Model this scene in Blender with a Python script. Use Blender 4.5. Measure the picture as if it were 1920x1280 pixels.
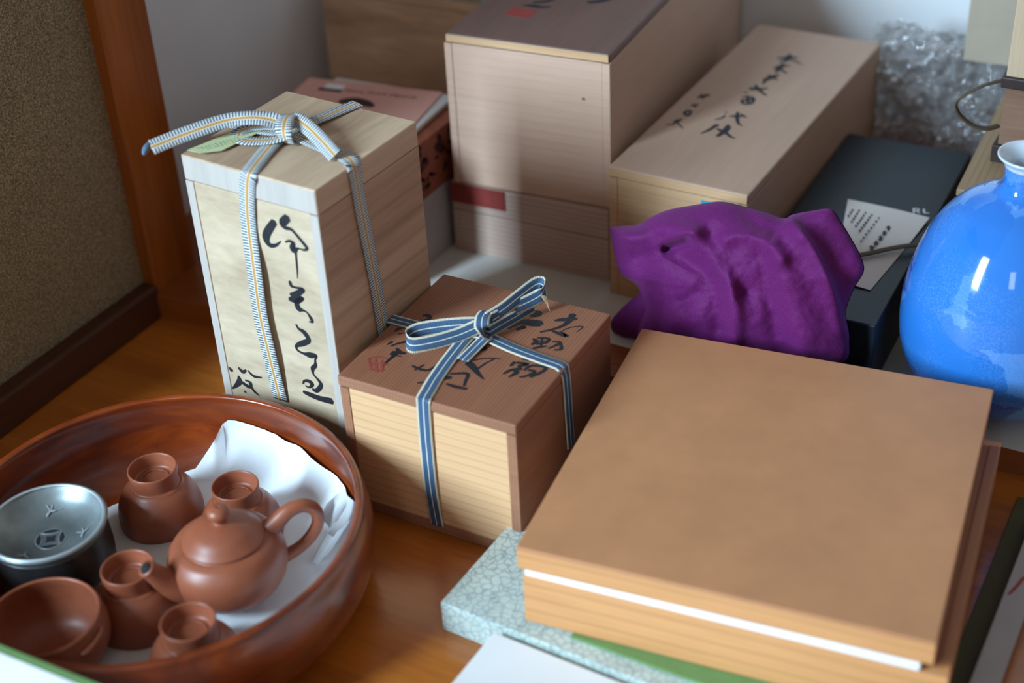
import bpy, bmesh, math, random
from mathutils import Vector, Matrix, noise as mn
random.seed(7)
for o in list(bpy.data.objects): bpy.data.objects.remove(o)
scene = bpy.context.scene
C = scene.collection
R = math.radians

# ---------------------------------------------------------------- camera, world, lights, exposure
cam_d = bpy.data.cameras.new('camera')
cam = bpy.data.objects.new('camera', cam_d); C.objects.link(cam)
cam.matrix_world = Matrix(((0.87212406, -0.23683635, 0.42814503, 0.0),
                           (0.48697398, 0.50509858, -0.71255299, 0.0),
                           (-0.047497, 0.8299301, 0.55584176, 0.8),
                           (0, 0, 0, 1)))
cam_d.sensor_width = 36.0; cam_d.lens = 52.917; cam_d.clip_start = 0.05
cam_d.dof.use_dof = True; cam_d.dof.focus_distance = 1.245; cam_d.dof.aperture_fstop = 2.8
scene.camera = cam

world = bpy.data.worlds.new('world'); scene.world = world; world.use_nodes = True
bg = world.node_tree.nodes['Background']
bg.inputs['Color'].default_value = (1.0, 0.92, 0.86, 1); bg.inputs['Strength'].default_value = 0.215

def area_light(name, loc, target, sx, sy, power, col):
    d = bpy.data.lights.new(name, 'AREA'); d.shape = 'RECTANGLE'; d.size = sx; d.size_y = sy
    d.energy = power; d.color = col
    o = bpy.data.objects.new(name, d); C.objects.link(o)
    o.location = loc
    o.rotation_euler = (Vector(target) - Vector(loc)).to_track_quat('-Z', 'Y').to_euler()
    return o
# daylight from the window behind and to the left of the photographer
area_light('window_daylight', (-1.64, -1.42, 1.26), (-0.55, 0.95, 0.12), 0.42, 1.40, 158, (0.56, 0.80, 1.0))
# second, weaker window further to the right
area_light('side_window_daylight', (0.40, -1.9, 1.35), (-0.45, 0.9, 0.1), 0.35, 0.8, 4.5, (0.80, 0.90, 1.0))

vs = scene.view_settings
vs.view_transform = 'Standard'; vs.look = 'None'; vs.gamma = 1.0; vs.use_curve_mapping = False
vs.exposure = 0.10

# ---------------------------------------------------------------- helpers
def tag(o, label=None, cat=None, group=None, kind=None):
    if label: o['label'] = label
    if cat: o['category'] = cat
    if group: o['group'] = group
    if kind: o['kind'] = kind
    return o

def empty(name, loc, yaw=0.0):
    o = bpy.data.objects.new(name, None); C.objects.link(o)
    o.location = loc; o.rotation_euler = (0, 0, R(yaw)); o.empty_display_size = 0.02
    return o

def mesh_obj(name, verts, faces, mat, parent=None, smooth=False, uvs=None):
    me = bpy.data.meshes.new(name)
    me.from_pydata([tuple(v) for v in verts], [], faces)
    if uvs:
        l = me.uv_layers.new(name='UVMap')
        for lp in me.loops: l.data[lp.index].uv = uvs[lp.vertex_index]
    bm = bmesh.new(); bm.from_mesh(me); bmesh.ops.recalc_face_normals(bm, faces=bm.faces); bm.to_mesh(me); bm.free()
    if smooth:
        for p in me.polygons: p.use_smooth = True
    me.materials.append(mat)
    o = bpy.data.objects.new(name, me); C.objects.link(o)
    if parent: o.parent = parent
    return o

def bm_obj(name, bm, mat, parent=None, smooth=False):
    bmesh.ops.recalc_face_normals(bm, faces=bm.faces)
    me = bpy.data.meshes.new(name); bm.to_mesh(me); bm.free()
    if smooth:
        for p in me.polygons: p.use_smooth = True
    me.materials.append(mat)
    o = bpy.data.objects.new(name, me); C.objects.link(o)
    if parent: o.parent = parent
    return o

def slab(name, lo, hi, mat, parent=None, bev=0.0007, seg=2):
    bm = bmesh.new(); bmesh.ops.create_cube(bm, size=1)
    s = [hi[i] - lo[i] for i in range(3)]; c = [(hi[i] + lo[i]) / 2 for i in range(3)]
    for v in bm.verts: v.co = Vector((v.co[i] * s[i] + c[i] for i in range(3)))
    b = min(bev, min(s) * 0.3)
    if b > 0: bmesh.ops.bevel(bm, geom=bm.edges[:], offset=b, segments=seg, affect='EDGES', profile=0.5)
    return bm_obj(name, bm, mat, parent)

def lathe(name, prof, mat, parent=None, seg=96, loc=(0, 0, 0), closed=False, cap=True):
    V = []; F = []; n = len(prof)
    for r, z in prof:
        for k in range(seg):
            a = 2 * math.pi * k / seg
            V.append((loc[0] + r * math.cos(a), loc[1] + r * math.sin(a), loc[2] + z))
    for i in range(n - 1 + (1 if closed else 0)):
        for k in range(seg):
            a, b = i * seg, ((i + 1) % n) * seg; k2 = (k + 1) % seg
            F.append((a + k, a + k2, b + k2, b + k))
    if not closed and cap:
        if prof[0][0] > 1e-5: F.append(tuple(range(seg))[::-1])
        if prof[-1][0] > 1e-5: F.append(tuple((n - 1) * seg + k for k in range(seg)))
    o = mesh_obj(name, V, F, mat, parent, True)
    bm = bmesh.new(); bm.from_mesh(o.data); bmesh.ops.remove_doubles(bm, verts=bm.verts, dist=1e-6)
    bmesh.ops.recalc_face_normals(bm, faces=bm.faces); bm.to_mesh(o.data); bm.free()
    return o

def crom(pts, sub):
    """Catmull-Rom through points (lists of floats)."""
    out = []; n = len(pts)
    for i in range(n - 1):
        p0, p1, p2, p3 = pts[max(i - 1, 0)], pts[i], pts[i + 1], pts[min(i + 2, n - 1)]
        for s in range(sub):
            t = s / sub
            out.append([0.5 * (2 * b + (c - a) * t + (2 * a - 5 * b + 4 * c - d) * t * t + (3 * b - a - 3 * c + d) * t ** 3)
                        for a, b, c, d in zip(p0, p1, p2, p3)])
    out.append(list(pts[-1])); return out

def smooth_prof(pts, sub=6): return [(max(p[0], 0), p[1]) for p in crom(pts, sub)]

def tube(name, path, mat, parent=None, seg=20, sub=8, cap=True, sq=1.0):
    """path: (x,y,z,r) stations"""
    P = crom(path, sub); V = []; F = []
    up = None
    for i, p in enumerate(P):
        a = Vector(P[max(i - 1, 0)][:3]); b = Vector(P[min(i + 1, len(P) - 1)][:3]); t = (b - a).normalized()
        if up is None:
            up = Vector((0, 0, 1)) if abs(t.z) < 0.8 else Vector((1, 0, 0))
        s = t.cross(up).normalized(); up = s.cross(t).normalized()
        for k in range(seg):
            g = 2 * math.pi * k / seg
            V.append(Vector(p[:3]) + (s * math.cos(g) + up * math.sin(g) * sq) * p[3])
    for i in range(len(P) - 1):
        for k in range(seg):
            k2 = (k + 1) % seg
            F.append((i * seg + k, i * seg + k2, (i + 1) * seg + k2, (i + 1) * seg + k))
    if cap:
        F.append(tuple(range(seg))); F.append(tuple((len(P) - 1) * seg + k for k in range(seg)))
    return mesh_obj(name, V, F, mat, parent, True)

def strokes(name, data, mat, parent, origin, eu, ev, lift=0.0001, th=0.00012, scale=0.001):
    """flat ink strokes on a face; data = lists of (u,v,width) in mm"""
    o = Vector(origin); eu = Vector(eu); ev = Vector(ev); n = eu.cross(ev).normalized()
    V = []; F = []
    for si, s in enumerate(data):
        P = crom([list(p) for p in s], 5) if len(s) > 1 else [list(s[0])]
        L = []; Rr = []
        for i, p in enumerate(P):
            a = P[max(i - 1, 0)]; b = P[min(i + 1, len(P) - 1)]
            tx, ty = b[0] - a[0], b[1] - a[1]; m = math.hypot(tx, ty) or 1
            tx /= m; ty /= m; w = max(p[2] * 1.3, 0.15) / 2
            L.append((p[0] - ty * w, p[1] + tx * w)); Rr.append((p[0] + ty * w, p[1] - tx * w))
        def capend(p, q, sgn):
            tx, ty = p[0] - q[0], p[1] - q[1]; m = math.hypot(tx, ty) or 1; w = p[2] * 0.45
            return (p[0] + tx / m * w * 0.8, p[1] + ty / m * w * 0.8)
        e0 = capend(P[0], P[1], 1); e1 = capend(P[-1], P[-2], 1)
        base = len(V); h = lift + th + (si % 7) * 0.000012
        pts = [e0] + L + [e1] + Rr[::-1]
        for u, v in pts: V.append(o + eu * (u * scale) + ev * (v * scale) + n * h)
        nl = len(L)
        iL = lambda i: base + 1 + i
        iR = lambda i: base + 1 + nl + 1 + (nl - 1 - i)
        F.append((base, iL(0), iR(0))); F.append((base + 1 + nl, iR(nl - 1), iL(nl - 1)))
        for i in range(nl - 1): F.append((iL(i), iL(i + 1), iR(i + 1), iR(i)))
    return mesh_obj(name, V, F, mat, parent)

def ribbon(name, stations, width, mat, parent, sub=8, th=0.0007, inv=Vector((0, 0, 0)), scal=0.0, wid_end=None):
    """woven tape through stations [x,y,z,code]; code: h = lies flat, x/y = hangs on a face, u = stands on edge"""
    WD = {'x': Vector((1, 0, 0)), 'y': Vector((0, 1, 0)), 'u': Vector((-0.12, 0.34, 0.93)), 'p': Vector((0.42, 0.70, 0.57)), 'v': Vector((0.2, 0.85, 0.45))}
    pts = [list(s[:3]) for s in stations]
    wd = []
    for i, s in enumerate(stations):
        a = Vector(pts[max(i - 1, 0)]); b = Vector(pts[min(i + 1, len(pts) - 1)]); t = (b - a).normalized()
        if s[3] == 'h':
            w = t.cross(Vector((0, 0, 1)))
            if w.length < 0.2: w = Vector((1, 0, 0))
        else: w = WD[s[3]]
        w = (w - t * w.dot(t)).normalized()
        if wd and w.dot(Vector(wd[-1])) < 0: w = -w
        wd.append(list(w))
    P = crom(pts, sub); W = crom(wd, sub)
    n = len(P); V = []; UV = []; F = []; dist = 0.0; cols = 5
    for i in range(n):
        p = Vector(P[i])
        if i: dist += (p - Vector(P[i - 1])).length
        t = (Vector(P[min(i + 1, n - 1)]) - Vector(P[max(i - 1, 0)])).normalized()
        w = Vector(W[i]); w = (w - t * w.dot(t)).normalized(); nn = w.cross(t).normalized()
        for side in (1, -1):
            for c in range(cols):
                u = c / (cols - 1)
                ht = th / 2 * (0.55 if c in (0, cols - 1) else 1.0)
                V.append(p + w * (u - 0.5) * width + nn * ht * side - inv); UV.append((u, dist))
    st = 2 * cols
    for i in range(n - 1):
        a, b = i * st, (i + 1) * st
        for c in range(cols - 1):
            F.append((a + c, a + c + 1, b + c + 1, b + c))
            F.append((a + cols + c, b + cols + c, b + cols + c + 1, a + cols + c + 1))
        F.append((a, b, b + cols, a + cols)); F.append((a + cols - 1, a + st - 1, b + st - 1, b + cols - 1))
    F.append(tuple(range(cols)) + tuple(range(st - 1, cols - 1, -1)))
    e = (n - 1) * st
    F.append(tuple(e + k for k in range(cols)) + tuple(e + k for k in range(st - 1, cols - 1, -1)))
    return mesh_obj(name, V, F, mat, parent, True, UV)

# ---------------------------------------------------------------- materials
def new_mat(name):
    m = bpy.data.materials.new(name); m.use_nodes = True
    nt = m.node_tree; b = nt.nodes['Principled BSDF']
    return m, nt, b
def lk(nt, a, b): nt.links.new(a, b)
def node(nt, t, **kw):
    n = nt.nodes.new(t)
    for k, v in kw.items():
        if k in n.inputs: n.inputs[k].default_value = v
        else: setattr(n, k, v)
    return n
def ramp(nt, fac, stops, interp='LINEAR'):
    r = nt.nodes.new('ShaderNodeValToRGB'); r.color_ramp.interpolation = interp
    e = r.color_ramp.elements
    while len(e) < len(stops): e.new(0.5)
    for i, (p, c) in enumerate(stops):
        e[i].position = p; e[i].color = (c[0], c[1], c[2], 1)
    lk(nt, fac, r.inputs[0]); return r.outputs[0]
def mixc(nt, fac, a, b, blend='MIX'):
    m = nt.nodes.new('ShaderNodeMix'); m.data_type = 'RGBA'; m.blend_type = blend
    for sock, v in ((m.inputs[0], fac), (m.inputs[6], a), (m.inputs[7], b)):
        if hasattr(v, 'is_output'): lk(nt, v, sock)
        elif isinstance(v, (int, float)): sock.default_value = v
        else: sock.default_value = (*v, 1)
    return m.outputs[2]
def math_n(nt, op, a, b=None, c=None):
    m = nt.nodes.new('ShaderNodeMath'); m.operation = op
    for i, v in enumerate((a, b, c)):
        if v is None: continue
        if hasattr(v, 'is_output'): lk(nt, v, m.inputs[i])
        else: m.inputs[i].default_value = v
    return m.outputs[0]
def bump(nt, b, h, strength, dist=0.001):
    n = node(nt, 'ShaderNodeBump', Strength=strength, Distance=dist); lk(nt, h, n.inputs['Height']); lk(nt, n.outputs[0], b.inputs['Normal'])
def obj_co(nt, scale=(1, 1, 1), rot=(0, 0, 0), off=(0, 0, 0)):
    tc = nt.nodes.new('ShaderNodeTexCoord'); mp = node(nt, 'ShaderNodeMapping')
    mp.inputs['Scale'].default_value = scale; mp.inputs['Rotation'].default_value = rot; mp.inputs['Location'].default_value = off
    lk(nt, tc.outputs['Object'], mp.inputs[0]); return mp.outputs[0]

def wood(name, light, dark, axis='x', line=0.0, line_period=0.006, blotch=0.5, rough=0.6, grain=90, off=(0, 0, 0), line_axis='z', bmp=0.15, coat=0.0, linec=None, stretch=0.06):
    """axis: direction the grain runs; fine noise stretched along it, broad bands and optional growth lines across it"""
    light = (light[0], light[1] * 0.89, light[2] * 0.80); dark = (dark[0], dark[1] * 0.89, dark[2] * 0.80)
    m, nt, b = new_mat(name)
    sc = {'x': (stretch, 1, 1), 'y': (1, stretch, 1), 'z': (1, 1, stretch)}[axis]
    co = obj_co(nt, sc, off=off)
    fine = node(nt, 'ShaderNodeTexNoise', Scale=grain * 5.0, Detail=6.0, Roughness=0.6); lk(nt, co, fine.inputs['Vector'])
    broad = node(nt, 'ShaderNodeTexNoise', Scale=grain * 0.45, Detail=3.0, Roughness=0.55, Distortion=0.6); lk(nt, co, broad.inputs['Vector'])
    f1 = math_n(nt, 'MULTIPLY_ADD', fine.outputs[0], 0.5, math_n(nt, 'MULTIPLY', broad.outputs[0], blotch * 1.2))
    mid = 0.25 + blotch * 0.6
    col = ramp(nt, f1, [(max(mid - 0.26, 0), dark), (min(mid + 0.22, 1), light)])
    h = fine.outputs[0]
    if line > 0:
        co2 = obj_co(nt, off=off)
        wv = node(nt, 'ShaderNodeTexWave', Scale=2 * math.pi / 20 / line_period, Distortion=3.0, Detail=2.0)
        wv.inputs['Detail Scale'].default_value = 0.12 / 1.0
        wv.bands_direction = line_axis.upper(); lk(nt, co2, wv.inputs['Vector'])
        f2 = ramp(nt, wv.outputs['Fac'], [(0.0, (1, 1, 1)), (0.22, (0, 0, 0))])
        col = mixc(nt, math_n(nt, 'MULTIPLY', f2, line), col, linec or tuple(x * 0.55 for x in dark))
    lk(nt, col, b.inputs['Base Color']); b.inputs['Roughness'].default_value = rough
    if coat: b.inputs['Coat Weight'].default_value = coat; b.inputs['Coat Roughness'].default_value = 0.12
    bump(nt, b, h, bmp, 0.0008)
    return m

def plain(name, col, rough=0.6, metal=0.0, noise=0.0, nscale=60, bmp=0.0, bscale=300, col2=None, spec=None, sheen=0.0):
    m, nt, b = new_mat(name)
    co = obj_co(nt)
    nz = node(nt, 'ShaderNodeTexNoise', Scale=nscale, Detail=5.0, Roughness=0.6); lk(nt, co, nz.inputs['Vector'])
    c2 = col2 or tuple(max(0, x * (1 - noise)) for x in col)
    lk(nt, ramp(nt, nz.outputs[0], [(0.3, c2), (0.7, col)]), b.inputs['Base Color'])
    b.inputs['Roughness'].default_value = rough; b.inputs['Metallic'].default_value = metal
    if spec is not None: b.inputs['Specular IOR Level'].default_value = spec
    if sheen: b.inputs['Sheen Weight'].default_value = sheen
    if bmp:
        n2 = node(nt, 'ShaderNodeTexNoise', Scale=bscale, Detail=4.0); lk(nt, co, n2.inputs['Vector'])
        bump(nt, b, n2.outputs[0], bmp, 0.001)
    return m

def sand_wall():
    m, nt, b = new_mat('sand_plaster'); co = obj_co(nt)
    n1 = node(nt, 'ShaderNodeTexNoise', Scale=620.0, Detail=3.0, Roughness=0.7); lk(nt, co, n1.inputs['Vector'])
    n2 = node(nt, 'ShaderNodeTexNoise', Scale=14.0, Detail=4.0); lk(nt, co, n2.inputs['Vector'])
    c = ramp(nt, n1.outputs[0], [(0.35, (0.10, 0.068, 0.036)), (0.5, (0.25, 0.185, 0.105)), (0.68, (0.55, 0.44, 0.28))])
    c = mixc(nt, ramp(nt, n2.outputs[0], [(0.35, (0, 0, 0)), (0.75, (0.35, 0.35, 0.35))]), c, (0.16, 0.115, 0.066))
    lk(nt, c, b.inputs['Base Color']); b.inputs['Roughness'].default_value = 0.95
    bump(nt, b, n1.outputs[0], 0.6, 0.002); return m

def tape_grey():
    m, nt, b = new_mat('grey_striped_tape'); tc = nt.nodes.new('ShaderNodeTexCoord'); sp = nt.nodes.new('ShaderNodeSeparateXYZ'); lk(nt, tc.outputs['UV'], sp.inputs[0])
    u, v = sp.outputs[0], sp.outputs[1]
    rib = math_n(nt, 'FRACT', math_n(nt, 'MULTIPLY', v, 1 / 0.0024))
    ribc = ramp(nt, rib, [(0.0, (0.055, 0.075, 0.11)), (0.34, (0.07, 0.095, 0.135)), (0.48, (0.60, 0.60, 0.57)), (0.88, (0.64, 0.64, 0.60)), (1.0, (0.07, 0.095, 0.135))])
    du = math_n(nt, 'ABSOLUTE', math_n(nt, 'SUBTRACT', u, 0.5))
    mid = ramp(nt, du, [(0.0, (1, 1, 1)), (0.085, (1, 1, 1)), (0.095, (0, 0, 0))])
    pale = ramp(nt, du, [(0.085, (1, 1, 1)), (0.12, (1, 1, 1)), (0.13, (0, 0, 0))])
    c = mixc(nt, pale, ribc, (0.72, 0.70, 0.63)); c = mixc(nt, mid, c, (0.50, 0.26, 0.07))
    lk(nt, c, b.inputs['Base Color']); b.inputs['Roughness'].default_value = 0.75
    bump(nt, b, math_n(nt, 'ABSOLUTE', math_n(nt, 'SUBTRACT', rib, 0.5)), 0.5, 0.0006); return m
def tape_blue():
    m, nt, b = new_mat('blue_striped_tape'); tc = nt.nodes.new('ShaderNodeTexCoord'); sp = nt.nodes.new('ShaderNodeSeparateXYZ'); lk(nt, tc.outputs['UV'], sp.inputs[0])
    u, v = sp.outputs[0], sp.outputs[1]
    rib = math_n(nt, 'FRACT', math_n(nt, 'MULTIPLY', v, 1 / 0.0011))
    blue = ramp(nt, rib, [(0.0, (0.028, 0.065, 0.13)), (0.5, (0.065, 0.135, 0.235)), (1.0, (0.028, 0.065, 0.13))])
    du = math_n(nt, 'ABSOLUTE', math_n(nt, 'SUBTRACT', u, 0.5))
    edge = ramp(nt, du, [(0.355, (0, 0, 0)), (0.375, (1, 1, 1))])
    mid = ramp(nt, du, [(0.0, (1, 1, 1)), (0.028, (1, 1, 1)), (0.04, (0, 0, 0))])
    ecol = ramp(nt, rib, [(0.0, (0.42, 0.34, 0.22)), (0.45, (0.78, 0.72, 0.58)), (1.0, (0.45, 0.36, 0.24))])
    c = mixc(nt, edge, blue, ecol); c = mixc(nt, mid, c, (0.66, 0.64, 0.58))
    lk(nt, c, b.inputs['Base Color']); b.inputs['Roughness'].default_value = 0.8
    bump(nt, b, math_n(nt, 'ABSOLUTE', math_n(nt, 'SUBTRACT', rib, 0.5)), 0.5, 0.0005); return m

def crackle():
    m, nt, b = new_mat('crackle_paper'); co = obj_co(nt, (1, 1, 1))
    dn = node(nt, 'ShaderNodeTexNoise', Scale=90.0, Detail=2.0); lk(nt, co, dn.inputs['Vector'])
    ad = nt.nodes.new('ShaderNodeVectorMath'); ad.operation = 'MULTIPLY_ADD'; lk(nt, dn.outputs['Color'], ad.inputs[0]); ad.inputs[1].default_value = (0.009, 0.009, 0.009); lk(nt, co, ad.inputs[2])
    v = node(nt, 'ShaderNodeTexVoronoi', Scale=165.0); v.feature = 'DISTANCE_TO_EDGE'; lk(nt, ad.outputs[0], v.inputs['Vector'])
    n2 = node(nt, 'ShaderNodeTexNoise', Scale=40.0, Detail=4.0); lk(nt, co, n2.inputs['Vector'])
    basec = ramp(nt, n2.outputs[0], [(0.3, (0.50, 0.58, 0.53)), (0.7, (0.63, 0.71, 0.64))])
    c = mixc(nt, ramp(nt, v.outputs['Distance'], [(0.0, (0.75, 0.75, 0.75)), (0.035, (0.4, 0.4, 0.4)), (0.11, (0, 0, 0))]), basec, (0.16, 0.23, 0.26))
    lk(nt, c, b.inputs['Base Color']); b.inputs['Roughness'].default_value = 0.45; return m

def vase_glaze():
    m, nt, b = new_mat('blue_crystal_glaze'); co = obj_co(nt)
    dn = node(nt, 'ShaderNodeTexNoise', Scale=30.0, Detail=5.0, Roughness=0.65); lk(nt, co, dn.inputs['Vector'])
    ad = nt.nodes.new('ShaderNodeVectorMath'); ad.operation = 'MULTIPLY_ADD'; lk(nt, dn.outputs['Color'], ad.inputs[0]); ad.inputs[1].default_value = (0.035,) * 3; lk(nt, co, ad.inputs[2])
    v = node(nt, 'ShaderNodeTexVoronoi', Scale=17.0, Randomness=1.0); lk(nt, ad.outputs[0], v.inputs['Vector'])
    patch = ramp(nt, v.outputs['Color'], [(0.0, (0.006, 0.085, 0.42)), (0.42, (0.008, 0.10, 0.46)), (0.43, (0.02, 0.17, 0.58)), (0.54, (0.03, 0.19, 0.60)), (0.57, (0.08, 0.26, 0.67)), (1.0, (0.14, 0.34, 0.72))])
    n3 = node(nt, 'ShaderNodeTexNoise', Scale=700.0, Detail=3.0); lk(nt, co, n3.inputs['Vector'])
    n4 = node(nt, 'ShaderNodeTexNoise', Scale=16.0, Detail=3.0); lk(nt, co, n4.inputs['Vector'])
    speck = math_n(nt, 'MULTIPLY', ramp(nt, n3.outputs[0], [(0.45, (0, 0, 0)), (0.75, (0.32, 0.32, 0.32))]), ramp(nt, n4.outputs[0], [(0.42, (0, 0, 0)), (0.62, (1, 1, 1))]))
    c = mixc(nt, speck, patch, (0.25, 0.48, 0.85))
    lk(nt, c, b.inputs['Base Color']); b.inputs['Roughness'].default_value = 0.09
    b.inputs['Coat Weight'].default_value = 0.6; b.inputs['Coat Roughness'].default_value = 0.03; return m

def cloth_purple():
    m, nt, b = new_mat('purple_crepe'); co = obj_co(nt)
    n = node(nt, 'ShaderNodeTexNoise', Scale=900.0, Detail=3.0, Roughness=0.6); lk(nt, co, n.inputs['Vector'])
    lk(nt, ramp(nt, n.outputs[0], [(0.3, (0.085, 0.004, 0.070)), (0.7, (0.15, 0.009, 0.125))]), b.inputs['Base Color'])
    b.inputs['Roughness'].default_value = 0.7; b.inputs['Sheen Weight'].default_value = 0.12; b.inputs['Sheen Tint'].default_value = (0.85, 0.35, 0.85, 1)
    b.inputs['Specular IOR Level'].default_value = 0.25
    bump(nt, b, n.outputs[0], 0.35, 0.0012); return m

def lacquer():
    m, nt, b = new_mat('red_lacquer_wood'); 
    tc = nt.nodes.new('ShaderNodeTexCoord'); mp = node(nt, 'ShaderNodeMapping'); mp.inputs['Scale'].default_value = (1, 1, 3.5); lk(nt, tc.outputs['Object'], mp.inputs[0])
    n = node(nt, 'ShaderNodeTexNoise', Scale=11.0, Detail=5.0, Roughness=0.6, Distortion=1.2); lk(nt, mp.outputs[0], n.inputs['Vector'])
    lk(nt, ramp(nt, n.outputs[0], [(0.3, (0.10, 0.012, 0.002)), (0.5, (0.21, 0.031, 0.004)), (0.72, (0.34, 0.064, 0.008))]), b.inputs['Base Color'])
    b.inputs['Roughness'].default_value = 0.32; b.inputs['Coat Weight'].default_value = 0.7; b.inputs['Coat Roughness'].default_value = 0.14; return m

def clay_mat():
    m, nt, b = new_mat('red_clay'); co = obj_co(nt)
    n = node(nt, 'ShaderNodeTexNoise', Scale=26.0, Detail=6.0, Roughness=0.6); lk(nt, co, n.inputs['Vector'])
    lk(nt, ramp(nt, n.outputs[0], [(0.3, (0.25, 0.066, 0.030)), (0.7, (0.34, 0.095, 0.044))]), b.inputs['Base Color'])
    b.inputs['Roughness'].default_value = 0.42; b.inputs['Specular IOR Level'].default_value = 0.55
    n2 = node(nt, 'ShaderNodeTexNoise', Scale=900.0, Detail=2.0); lk(nt, co, n2.inputs['Vector']); bump(nt, b, n2.outputs[0], 0.06, 0.001); return m

def film_mat():
    m, nt, b = new_mat('clear_bubble_film')
    out = nt.nodes['Material Output']
    tr = nt.nodes.new('ShaderNodeBsdfTransparent'); tr.inputs[0].default_value = (0.80, 0.80, 0.80, 1)
    b.inputs['Base Color'].default_value = (0.26, 0.25, 0.25, 1); b.inputs['Roughness'].default_value = 0.12
    b.inputs['Specular IOR Level'].default_value = 1.0
    gl = nt.nodes.new('ShaderNodeBsdfGlossy'); gl.inputs['Color'].default_value = (1, 1, 1, 1); gl.inputs['Roughness'].default_value = 0.10
    m1 = nt.nodes.new('ShaderNodeMixShader'); m1.inputs[0].default_value = 0.5; lk(nt, b.outputs[0], m1.inputs[1]); lk(nt, gl.outputs[0], m1.inputs[2])
    mx = nt.nodes.new('ShaderNodeMixShader'); mx.inputs[0].default_value = 0.5
    lk(nt, tr.outputs[0], mx.inputs[1]); lk(nt, m1.outputs[0], mx.inputs[2]); lk(nt, mx.outputs[0], out.inputs['Surface'])
    return m

M = {}
M['sand'] = sand_wall()
M['pillar'] = wood('varnished_pillar_wood', (0.44, 0.135, 0.016), (0.2, 0.05, 0.006), 'z', blotch=0.7, rough=0.35, grain=40, coat=0.3, bmp=0.05)
M['base'] = wood('dark_baseboard_wood', (0.085, 0.026, 0.009), (0.035, 0.012, 0.005), 'y', rough=0.5, grain=40, bmp=0.05)
M['floor'] = wood('varnished_floor_wood', (0.56, 0.19, 0.022), (0.27, 0.075, 0.009), 'x', blotch=0.8, rough=0.28, grain=34, coat=0.35, bmp=0.04, stretch=0.10)
M['sill'] = wood('varnished_sill_wood', (0.34, 0.1, 0.016), (0.17, 0.045, 0.008), 'x', rough=0.35, grain=40, bmp=0.05, coat=0.3)
M['white_wall'] = plain('white_plaster_wall', (0.82, 0.82, 0.83), 0.9, noise=0.06, nscale=9, bmp=0.08, bscale=120)
M['white_floor'] = plain('pale_alcove_board', (0.62, 0.58, 0.53), 0.7, noise=0.12, nscale=14, bmp=0.05)
M['ink'] = plain('black_ink', (0.012, 0.014, 0.020), 0.55, noise=0.4, nscale=120)
M['ink_soft'] = plain('soft_black_ink', (0.020, 0.022, 0.028), 0.7, noise=0.5, nscale=180)
M['seal'] = plain('faded_red_seal', (0.36, 0.05, 0.04), 0.7, noise=0.3, nscale=200)
M['red_paper'] = plain('red_paper_label', (0.26, 0.028, 0.020), 0.7, noise=0.25, nscale=40)

M['kiri_front'] = wood('pale_paulownia_front', (0.68, 0.595, 0.46), (0.4, 0.325, 0.23), 'x', blotch=0.9, rough=0.6, grain=30, stretch=0.35, off=(0, 0, 0.3))
M['kiri_end'] = wood('paulownia_end_grain', (0.52, 0.51, 0.5), (0.38, 0.37, 0.36), 'z', blotch=0.6, rough=0.7, grain=60)
M['kiri_side'] = wood('shaded_paulownia_side', (0.62, 0.44, 0.31), (0.36, 0.235, 0.155), 'y', blotch=0.9, rough=0.6, grain=36, line=0.25, line_period=0.021)  # darker than the front: shade on the right face is put into the colour
M['kiri_lid'] = wood('paulownia_lid', (0.66, 0.52, 0.38), (0.38, 0.27, 0.185), 'y', blotch=0.9, rough=0.55, grain=40, stretch=0.1)
M['cedar_lid'] = wood('brown_cedar_lid', (0.36, 0.155, 0.085), (0.24, 0.095, 0.052), 'y', blotch=0.4, rough=0.55, grain=110, line=0.55, line_period=0.0030, line_axis='x', stretch=0.03)
M['cedar_edge'] = wood('brown_cedar_edge', (0.42, 0.21, 0.125), (0.26, 0.12, 0.068), 'x', blotch=0.4, rough=0.6, grain=80, line=0.3, line_period=0.0028, line_axis='x')
M['cedar_side'] = wood('shaded_cedar_side', (0.42, 0.19, 0.105), (0.26, 0.11, 0.06), 'y', blotch=0.4, rough=0.6, grain=90, line=0.6, line_period=0.0034, line_axis='z')  # shaded copy of the front wood, side shadow painted into the brown
M['pine_front'] = wood('pale_cedar_front', (0.8, 0.54, 0.32), (0.68, 0.43, 0.235), 'x', blotch=0.4, rough=0.55, grain=60, line=0.26, line_period=0.0078, line_axis='z', linec=(0.40, 0.19, 0.07))
M['cream_wood'] = wood('cream_wood_front', (0.66, 0.475, 0.385), (0.53, 0.365, 0.28), 'x', blotch=0.5, rough=0.6, grain=60, line=0.12, line_period=0.0085)
M['cream_side'] = wood('shaded_cream_side', (0.5, 0.345, 0.265), (0.4, 0.27, 0.2), 'y', blotch=0.5, rough=0.6, grain=60)  # front wood darkened for the side turned away from the window
M['umber_lid'] = wood('umber_wood_lid', (0.19, 0.118, 0.105), (0.135, 0.08, 0.07), 'y', blotch=0.6, rough=0.5, grain=50)
M['grey_wood'] = wood('striped_grey_wood', (0.56, 0.44, 0.4), (0.44, 0.335, 0.29), 'x', blotch=0.4, rough=0.65, grain=60, line=0.5, line_period=0.0052)
M['oak_lid'] = wood('tan_smooth_lid', (0.5, 0.36, 0.285), (0.41, 0.285, 0.215), 'y', blotch=0.5, rough=0.55, grain=50)
M['oak_side'] = wood('honey_wood_front', (0.68, 0.46, 0.27), (0.52, 0.33, 0.18), 'x', blotch=0.5, rough=0.6, grain=50, line=0.2, line_period=0.009)
M['board_top'] = plain('brown_fibreboard', (0.56, 0.245, 0.105), 0.60, noise=0.14, nscale=24, bmp=0.05, bscale=500)
M['board_front'] = wood('orange_wood_edge', (0.76, 0.4, 0.175), (0.57, 0.28, 0.11), 'x', blotch=0.6, rough=0.55, grain=50, line=0.3, line_period=0.012)
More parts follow.
